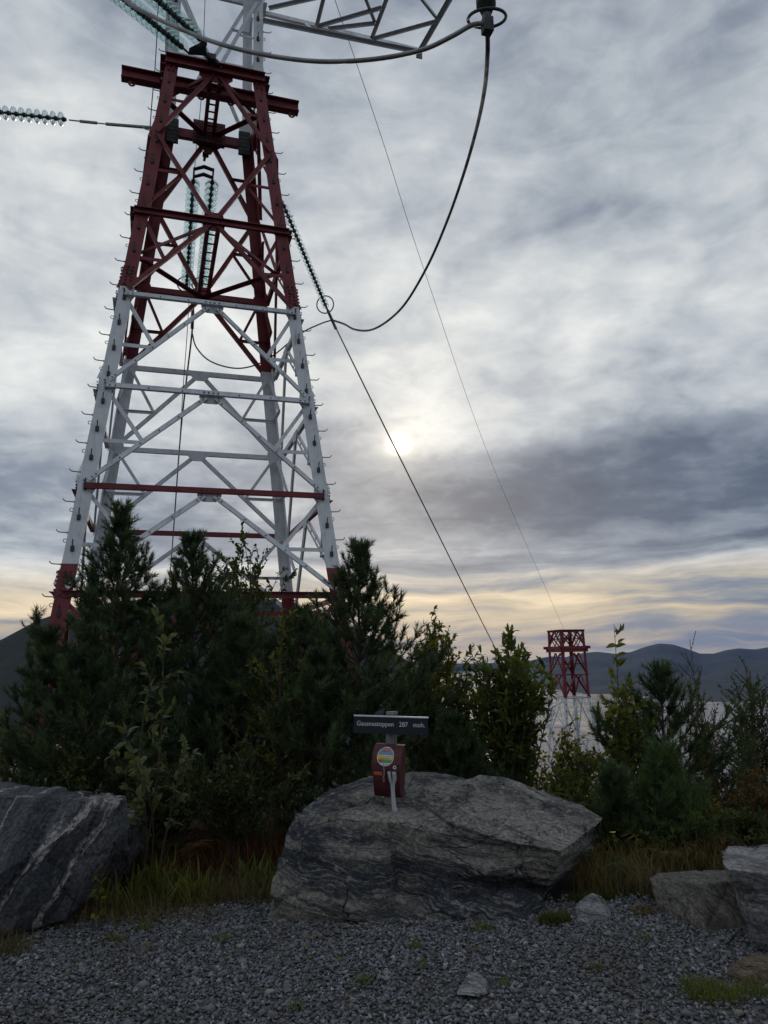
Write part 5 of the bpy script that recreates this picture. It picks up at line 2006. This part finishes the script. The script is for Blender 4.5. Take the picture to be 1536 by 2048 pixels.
def shrub(name, label, cat, u, vtop, vbot, dist, width, seed, mat, leaf=(0.03, 0.05), stems=6, twigs=9, lpt=8, kind='oval', slim=0.6, ubase=None, group=None,
          single=False, bare_tip=0.0, twig_len=0.30, depth=1.0, first=0.25, upness=0.8, tw_mat=None):
    """multi-stemmed leafy shrub or sapling; single=True makes every leaf its own object"""
    g = np.random.default_rng(seed)
    top = np.array(at(u, vtop, dist))
    bx_ = at(ubase if ubase is not None else u, 1500, dist).x
    zb = terrain(bx_, dist)
    base_ = np.array([bx_, dist, zb - 0.03])
    H = top[2] - zb
    Rr = width / FPX * dist * .5
    segs, LP, LD = [], [], []
    for s_ in range(stems):
        if s_ == 0:
            tgt = top
        else:
            a_ = g.uniform(0, 6.283)
            r_ = Rr * g.random() ** .75 * (1.0 if stems > 2 else .6)
            hf = 1 - slim * (r_ / Rr) ** 1.1 - .22 * g.random() ** 2
            tgt = np.array([top[0] + r_ * math.cos(a_), dist + r_ * math.sin(a_) * depth, zb + H * max(.25, hf)])
        k = 9
        st_ = base_ + np.array([*g.normal(0, .05, 2), 0])
        cvx = np.array([*g.normal(0, .06, 2), 0]) * H
        pl_ = [st_ + (tgt - st_) * (i / k) + cvx * math.sin(math.pi * i / k) * .5 + np.array([(tgt - st_)[0], (tgt - st_)[1], 0]) * (-.18 * math.sin(math.pi * i / k)) for i in range(k + 1)]
        r0 = 0.0045 * H + 0.002
        for i in range(k):
            segs.append((pl_[i], pl_[i + 1], r0 * (1 - i / k * .8), r0 * (1 - (i + 1) / k * .8)))
        nt_ = twigs
        for j in range(nt_):
            f = first + (1 - first) * (j + g.random()) / nt_
            x = min(f, .999) * k
            i = int(x)
            q = pl_[i] + (pl_[i + 1] - pl_[i]) * (x - i)
            sd = unit(pl_[i + 1] - pl_[i])
            a_ = g.uniform(0, 6.283)
            dd = unit(np.array([math.cos(a_), math.sin(a_), 0]) * (1 - .35 * f) + sd * upness)
            l_ = twig_len * g.uniform(.6, 1.2) * (1.1 - .5 * f)
            tp_ = polyline(q, dd, l_, 3, g, .12, .03)
            for i3 in range(3):
                segs.append((tp_[i3], tp_[i3 + 1], .0032, .0022))
            m_ = max(2, int(lpt * g.uniform(.6, 1.3)))
            for li in range(m_):
                y = (0.15 + .85 * (li + g.random()) / m_) * 2.999
                i3 = int(y)
                qq = tp_[i3] + (tp_[i3 + 1] - tp_[i3]) * (y - i3)
                td = unit(tp_[i3 + 1] - tp_[i3])
                LP.append(qq)
                LD.append(unit(td * .7 + g.normal(0, .55, 3) + np.array([0, 0, .12])))
        # leaves on the top of each stem itself
        for li in range(int(lpt * 1.3 * (1 - bare_tip))):
            f = g.uniform(.72, 1.0 - .06 * bare_tip)
            x = min(f, .999) * k
            i = int(x)
            qq = pl_[i] + (pl_[i + 1] - pl_[i]) * (x - i)
            LP.append(qq)
            LD.append(unit(unit(pl_[i + 1] - pl_[i]) * .8 + g.normal(0, .5, 3)))
    root = empty(name, tuple(base_))
    tag(root, label, cat, group)
    Vt, Ft = twig_mesh(segs, g, 5)
    link('stem', np_mesh('stem', Vt, Ft, True), tw_mat or M_TWIG, root)
    LP, LD = np.array(LP), np.array(LD)
    sz = g.uniform(*leaf, len(LP))
    if not single:
        Vl, Fl = leaves_mesh(LP, LD, sz, g, kind)
        cr = link('crown', np_mesh('crown', Vl, Fl), mat, root)
        cr['kind'] = 'stuff'
    else:
        key = (kind, mat.name)
        if key not in LEAF_ME:
            T, Ft = leaf_template(kind)
            me = np_mesh('leaf', T, Ft)
            me.materials.append(mat)
            LEAF_ME[key] = me
        X_, Y_, Z_ = leaf_frames(LP, LD, g)
        sel = g.permutation(len(LP))[:290]
        for i in sel:
            o_ = bpy.data.objects.new('leaf', LEAF_ME[key])
            COL.objects.link(o_)
            o_.parent = root
            mw = Matrix.Identity(4)
            for a_ in range(3):
                mw[a_][0], mw[a_][1], mw[a_][2], mw[a_][3] = X_[i][a_] * sz[i], Y_[i][a_] * sz[i], Z_[i][a_] * sz[i], LP[i][a_] - base_[a_]
            o_.matrix_local = mw
    return root


# pines
pine(242, 1028, 7.6, 370, 'tallest pine at left, its leader rising in front of the pylon leg', 101, ubase=225, leaders=((55, 1085), (-60, 1105), (22, 1068), (-22, 1075), (90, 1160)))
pine(92, 1292, 7.0, 250, 'pine at the far left with a single thin leader against the sky', 102, ubase=115, leaders=((-20, 1216), (-40, 1345)))
pine(384, 1090, 8.3, 400, 'pine left of centre with a blunt top before the pylon', 103, ubase=395, leaders=((-42, 1142), (30, 1118), (55, 1165), (-75, 1190)))
pine(718, 1108, 7.7, 400, 'pine right of the pylon with a tall pointed leader', 104, ubase=712, leaders=((-50, 1175), (22, 1175), (42, 1205), (-25, 1160), (75, 1250)))
pine(600, 1240, 8.6, 380, 'dark pine filling the middle below the pylon, low topped', 105, ubase=585, leaders=((-40, 1270), (45, 1262)))
pine(480, 1265, 7.4, 380, 'low dark pine in front of the blunt topped one', 106, ubase=470, leaders=((-40, 1290), (40, 1300)))
pine(175, 1290, 6.6, 330, 'broad low pine before the tallest pine', 112, ubase=175, leaders=((-50, 1330), (45, 1320)))
pine(640, 1340, 6.9, 320, 'broad low pine left of the sign, before the pointed pine', 113, ubase=640, leaders=((-50, 1370), (55, 1365)))
pine(1322, 1360, 7.8, 370, 'dark pine at right standing before the water', 107, ubase=1320, leaders=((-30, 1420), (30, 1425), (-55, 1450)))
pine(1326, 1528, 6.5, 170, 'small light green pine in front of the dark right pine', 108, mat=M_PINE2, ubase=1330, per_m=300, leaders=((-35, 1570), (35, 1575)))
pine(900, 1462, 7.3, 190, 'low dark pine directly behind the sign boulder', 109, ubase=930, leaders=((50, 1470), (-45, 1480)))
pine(1228, 1580, 6.4, 90, 'little pine behind the right end of the boulder', 111, ubase=1225)

# leafy shrubs and saplings
SH = 'leafy shrubs behind the boulders'
shrub('leafy_shrub', 'dark leafy shrub silhouetted against the pylon base', 'shrub', 488, 1062, 1300, 9.3, 220, 201, M_LEAFD, (.05, .08), 30, 14, 10, 'oval', .20, twig_len=.36)
shrub('leafy_shrub', 'yellow green shrub between the central pines', 'shrub', 565, 1235, 1500, 6.9, 200, 202, M_LEAFY, (.035, .06), 16, 12, 10, 'long', .4, twig_len=.30)
shrub('willow_sapling', 'pale leaved willow sapling standing alone before the left pines', 'sapling', 325, 1228, 1560, 5.8, 130, 203, M_WILLOW, (.055, .100), 4, 11, 5, 'oval', .45, ubase=297, single=True, twig_len=.22, first=.38)
shrub('willow_sapling', 'small pale willow shoot left of the taller willow sapling', 'sapling', 240, 1458, 1560, 5.8, 70, 204, M_WILLOW, (.075, .11), 2, 6, 4, 'oval', .4, ubase=292, single=True, twig_len=.16, first=.45)
shrub('leafy_shrub', 'tall pointed shrub right of the pointed pine, sky behind it', 'shrub', 862, 1232, 1530, 9.0, 210, 205, M_LEAFY, (.045, .075), 46, 14, 12, 'oval', .42, twig_len=.34)
shrub('leafy_shrub', 'broad leaved dark shrub left of the distant tower', 'shrub', 1012, 1275, 1530, 8.0, 190, 206, M_LEAF, (.07, .115), 40, 12, 11, 'long', .20, twig_len=.30)
shrub('leafy_shrub', 'rounded green shrub between pointed shrub and broad leaved shrub', 'shrub', 930, 1310, 1530, 8.6, 190, 207, M_LEAF, (.05, .08), 20, 12, 10, 'oval', .4, twig_len=.30)
shrub('leafy_shrub', 'shrub hiding the foot of the distant tower', 'shrub', 1125, 1452, 1620, 8.2, 200, 208, M_LEAFY, (.04, .065), 30, 12, 9, 'oval', .42, twig_len=.30)
shrub('leafy_shrub', 'low shrub behind the right shoulder of the boulder', 'shrub', 1150, 1522, 1640, 7.2, 230, 209, M_LEAF, (.04, .06), 20, 12, 10, 'oval', .35, twig_len=.28)
shrub('willow_sapling', 'tall thin sapling right of the distant tower, spiky tip', 'sapling', 1228, 1248, 1600, 7.3, 80, 210, M_LEAF, (.075, .12), 5, 10, 5, 'oval', .5, ubase=1250, single=True, bare_tip=.6, twig_len=.2, first=.30)
shrub('leafy_shrub', 'leafy shrub at the foot of the tall thin sapling', 'shrub', 1245, 1375, 1620, 7.6, 160, 211, M_LEAF, (.05, .085), 15, 11, 9, 'oval', .4, twig_len=.30)
shrub('birch_sapling', 'thin feathery sapling rising above the dark right pine', 'sapling', 1382, 1300, 1600, 9.2, 110, 212, M_RUST, (.018, .032), 9, 16, 9, 'oval', .5, twig_len=.40, bare_tip=.8, upness=1.3)
shrub('birch_tree', 'sparse small leaved birch at the right edge', 'tree', 1500, 1342, 1650, 8.8, 220, 213, M_LEAFD, (.026, .044), 26, 20, 15, 'oval', .35, twig_len=.42, upness=.7)
shrub('autumn_shrub', 'reddish orange autumn shrub below the birch', 'shrub', 1420, 1450, 1700, 8.0, 190, 214, M_AUTUMN, (.025, .045), 17, 13, 10, 'oval', .35, twig_len=.34)
shrub('autumn_shrub', 'orange brown shrub at the right edge above the pale topped boulder', 'shrub', 1500, 1550, 1700, 7.0, 210, 215, M_AUTUMN, (.025, .045), 20, 13, 11, 'oval', .35, twig_len=.30)
shrub('leafy_shrub', 'olive shrub behind the small light green pine', 'shrub', 1400, 1590, 1700, 7.0, 200, 220, M_LEAFD, (.03, .05), 20, 12, 10, 'oval', .3, twig_len=.30)
shrub('leafy_shrub', 'low olive thicket at the right edge behind the pale topped boulder', 'shrub', 1500, 1640, 1740, 6.3, 260, 222, M_LEAFD, (.03, .05), 26, 12, 10, 'oval', .25, twig_len=.26)
shrub('leafy_shrub', 'low green thicket left of the ferns behind the square block', 'shrub', 1290, 1640, 1740, 6.5, 240, 223, M_LEAF, (.03, .05), 26, 12, 10, 'oval', .25, twig_len=.26)
shrub('leafy_shrub', 'low green shrub above the square block, right of the light green pine', 'shrub', 1420, 1630, 1740, 6.7, 200, 224, M_LEAFY, (.03, .05), 24, 12, 10, 'oval', .3, twig_len=.28)
shrub('leafy_shrub', 'low shrub at the left edge above the banded boulder', 'shrub', 10, 1430, 1560, 7.2, 180, 216, M_LEAFY, (.025, .045), 15, 12, 10, 'oval', .35, twig_len=.3)
shrub('leafy_shrub', 'dark undergrowth bush behind the left boulder', 'shrub', 160, 1490, 1640, 6.3, 260, 217, M_LEAFD, (.035, .055), 20, 12, 10, 'oval', .3, twig_len=.3)
shrub('leafy_shrub', 'dark undergrowth bush left of the sign boulder', 'shrub', 480, 1490, 1640, 6.3, 280, 218, M_LEAFD, (.035, .055), 22, 12, 10, 'oval', .3, twig_len=.3)
shrub('leafy_shrub', 'dark undergrowth bush between left boulder and willow sapling', 'shrub', 340, 1530, 1640, 6.5, 240, 221, M_LEAFD, (.03, .05), 20, 12, 10, 'oval', .3, twig_len=.28)
shrub('leafy_shrub', 'small yellow leaved weed at the foot of the banded boulder', 'weed', 196, 1738, 1800, 4.95, 26, 219, M_LEAFY, (.03, .05), 3, 3, 3, 'round', .3, twig_len=.06)


# grasses, ferns, moss: masses nobody could count
def blades(spots, g, mat, name, label, hgt, wid, curve=.5):
    """bent tapering blades; spots are (x, y, spread, count)"""
    P = []
    for x, y, r_, c_ in spots:
        a_ = g.uniform(0, 6.283, c_)
        q = np.sqrt(g.random(c_)) * r_
        xx, yy = x + q * np.cos(a_), y + q * np.sin(a_) * .7
        P.append(np.stack([xx, yy, [terrain(i, j) for i, j in zip(xx, yy)]], -1))
    P = np.concatenate(P)
    n = len(P)
    h_ = g.uniform(*hgt, n)[:, None]
    a_ = g.uniform(0, 6.283, n)
    lean = np.stack([np.cos(a_), np.sin(a_), np.zeros(n)], -1) * g.uniform(.1, curve, n)[:, None]
    sd = np.stack([-np.sin(a_), np.cos(a_), np.zeros(n)], -1) * (g.uniform(.7, 1.3, n) * wid)[:, None]
    upv = np.array([[0, 0, 1.]])
    ring_ = []
    for t_, w in ((0, 1.), (.35, .95), (.7, .65)):
        c_ = P + upv * h_ * (t_ * (1 - .25 * t_)) + lean * h_ * t_ ** 1.8
        ring_ += [c_ - sd * w * .5, c_ + sd * w * .5]
    ring_.append(P + upv * h_ * (.78 - .5 * (np.linalg.norm(lean, axis=1, keepdims=True) > .55)) + lean * h_ * 1.1)
    V_ = np.stack(ring_, 1).reshape(-1, 3)
    F_ = (np.array([(0, 1, 3), (0, 3, 2), (2, 3, 5), (2, 5, 4), (4, 5, 6)])[None] + (np.arange(n) * 7)[:, None, None]).reshape(-1, 3)
    return tag(link(name, np_mesh(name, V_, F_), mat), label, kind='stuff')


g = np.random.default_rng(55)


def spot(u, v, r_, c_):
    q = atz(u, v, 0.0)
    return (q.x, q.y, r_, c_)


blades([spot(330, 1780, .22, 90), spot(300, 1790, .15, 60), spot(380, 1800, .2, 60), spot(520, 1775, .2, 70), spot(220, 1820, .2, 50), spot(270, 1760, .15, 60)], g, M_GRASS, 'broad_grass', 'broad green grass blades between the two boulders', (.12, .34), .013, .9)
blades([spot(430, 1790, .45, 900), spot(260, 1835, .35, 420), spot(510, 1800, .25, 350), spot(150, 1850, .25, 160), spot(340, 1845, .3, 160), spot(20, 1915, .12, 140), spot(0, 1900, .15, 120)], g, M_DRY, 'dry_grass', 'dry brown grass edging the gravel at left', (.05, .22), .004, .8)
blades([(x_, y_, .5, 420) for x_, y_ in ((-1.7, 6.0), (-1.2, 6.3), (-2.1, 6.5), (-.9, 6.6), (-1.5, 6.9), (-2.6, 6.9))], g, M_RUST, 'bracken_litter', 'rusty bracken and dead stalks under the pines', (.12, .42), .005, .9)
blades([(1.55, 5.5, .3, 420), (1.75, 5.9, .4, 380), (2.2, 6.1, .45, 520), (2.8, 6.0, .5, 420), (3.4, 6.2, .6, 400), (1.5, 6.3, .4, 400)], g, M_DRY, 'dry_grass', 'dry tawny grass between the big boulder and the right block', (.12, .42), .0045, .8)
blades([spot(1430, 2000, .14, 620), spot(1400, 1985, .08, 220), spot(1525, 1995, .10, 260), spot(970, 1868, .06, 130), spot(845, 1943, .03, 40), spot(1190, 1945, .03, 50), spot(730, 1975, .05, 60), spot(830, 1905, .04, 40), spot(590, 2030, .04, 40), spot(440, 1890, .05, 60), spot(230, 1890, .05, 60), spot(290, 1865, .06, 80), spot(1010, 1975, .04, 30), spot(700, 1850, .05, 70), spot(1290, 1890, .04, 40), spot(1535, 1880, .08, 120)], g, M_GRASS, 'grass_tufts', 'green grass tufts growing in the gravel', (.04, .12), .0035, .8)
blades([spot(1110, 1850, .10, 500), (1.38, 5.35, .12, 600), (1.25, 5.25, .10, 500), (1.5, 5.5, .12, 400)], g, M_MOSS, 'moss', 'yellow green moss and stalks under the right end of the boulder', (.03, .13), .006, .7)


vg = []
for x_ in np.arange(-3.4, 3.3, .13):
    if -.9 < x_ < 1.05:
        continue
    vg.append((x_ + g.normal(0, .05), edge_y(x_) + g.normal(.02, .10), .10 + .08 * g.random(), int(g.integers(25, 70))))
for _ in range(46):
    y_ = g.uniform(3.7, 5.1)
    vg.append((g.uniform(-.5, .5) * y_, y_, .05, int(g.integers(8, 30))))
blades(vg, g, M_MOSS, 'verge_moss', 'short mossy grass straggling over the gravel edge', (.015, .05), .004, .9)


def fern(u, v, dist, label, seed, mat, size=.42, nfr=7):
    """arching fronds of paired leaflets"""
    g = np.random.default_rng(seed)
    c_ = at(u, v, dist)
    z0 = terrain(c_.x, c_.y)
    root = empty('fern', (c_.x, c_.y, z0))
    tag(root, label, 'fern')
    for i in range(nfr):
        a_ = i * 6.283 / nfr + g.normal(0, .3)
        L = size * g.uniform(.7, 1.15)
        hd_ = np.array([math.cos(a_), math.sin(a_), 0])
        P, D, Sz, segs = [], [], [], []
        last = None
        for k in range(25):
            t_ = k / 24
            q = np.array([c_.x, c_.y, z0]) + hd_ * L * t_ * .62 + np.array([0, 0, 1]) * L * (1.35 * t_ - .80 * t_ * t_)
            if last is not None:
                segs.append((last, q, .003 * (1.1 - t_), .003 * (1.05 - t_)))
                sdv = np.cross(unit(q - last), [0, 0, 1])
                if t_ > .22:
                    for s_ in (-1, 1):
                        P.append(q); D.append(unit(sdv * s_ + unit(q - last) * .45 + np.array([0, 0, -.35]) + g.normal(0, .16, 3))); Sz.append(L * .30 * math.sin(math.pi * (1.05 - t_) * .95) + .012)
            last = q
        Vl, Fl = leaves_mesh(np.array(P), np.array(D), np.array(Sz), g, 'fern')
        Vs, Fs = twig_mesh(segs, g, 4)
        Fs3 = np.concatenate([Fs[:, [0, 1, 2]], Fs[:, [0, 2, 3]]])
        link('frond', np_mesh('frond', np.concatenate([Vl, Vs]), np.concatenate([Fl, Fs3 + len(Vl)])), mat, root)


fern(1335, 1760, 6.1, 'pale drying fern behind the square block', 301, M_DRY, .46, 5)
fern(1400, 1770, 6.3, 'brownish fern right of the pale drying fern', 302, M_RUST, .42, 5)
fern(1230, 1790, 5.7, 'green fern frond over the small pale stone', 303, M_LEAF, .34, 6)
fern(300, 1640, 6.1, 'dark green fern behind the left boulder', 304, M_LEAFD, .42, 7)
fern(385, 1640, 6.2, 'rusty fern under the willow sapling', 305, M_RUST, .5, 8)
fern(610, 1640, 6.6, 'dark fern at the left shoulder of the sign boulder', 306, M_LEAFD, .4, 7)
fern(1285, 1850, 5.0, 'small yellowing weed at the foot of the square block', 307, M_DRY, .13, 6)
# fallen leaves on the gravel
n_ = 70
fx = rng.uniform(-2.6, 2.6, n_)
fy = rng.uniform(3.5, 5.0, n_)
fx *= fy / 5.0
LPf = np.stack([fx, fy, np.full(n_, .036)], -1)
LDf = np.stack([rng.normal(0, 1, n_), rng.normal(0, 1, n_), rng.normal(0, .15, n_)], -1)
Vl, Fl = leaves_mesh(LPf, LDf, rng.uniform(.018, .038, n_), np.random.default_rng(5), 'round')
tag(link('fallen_leaves', np_mesh('fallen_leaves', Vl, Fl), foliage_mat('fallen_leaf', [(.16, .12, .03), (.12, .07, .03), (.09, .06, .03), (.20, .15, .05)], .2)), 'yellow and brown fallen leaves on the gravel', kind='stuff')
# one yellow flower by the boulder
q = at(1225, 1666, 5.7)
fl = empty('flower', (q.x, q.y, terrain(q.x, q.y)))
tag(fl, 'single yellow flower on a thin stalk right of the boulder', 'flower')
mb = MB()
mb.tube([Vector((q.x, q.y, terrain(q.x, q.y))), Vector((q.x + .02, q.y, q.z * .5)), q], .003, 5)
mb.build('stalk', M_LEAF, fl)
M_YELF = plain('yellow_petals', (.75, .5, .03))
for i in range(8):
    a_ = i * math.pi / 4
    d_ = Vector((math.cos(a_), math.sin(a_) * .5, .35))
    mb = MB()
    s_ = d_.cross(UP).normalized()
    mb.add([q, q + d_ * .016 + s_ * .007, q + d_ * .026, q + d_ * .016 - s_ * .007], [(0, 1, 2, 3)])
    mb.build('petal', M_YELF, fl)
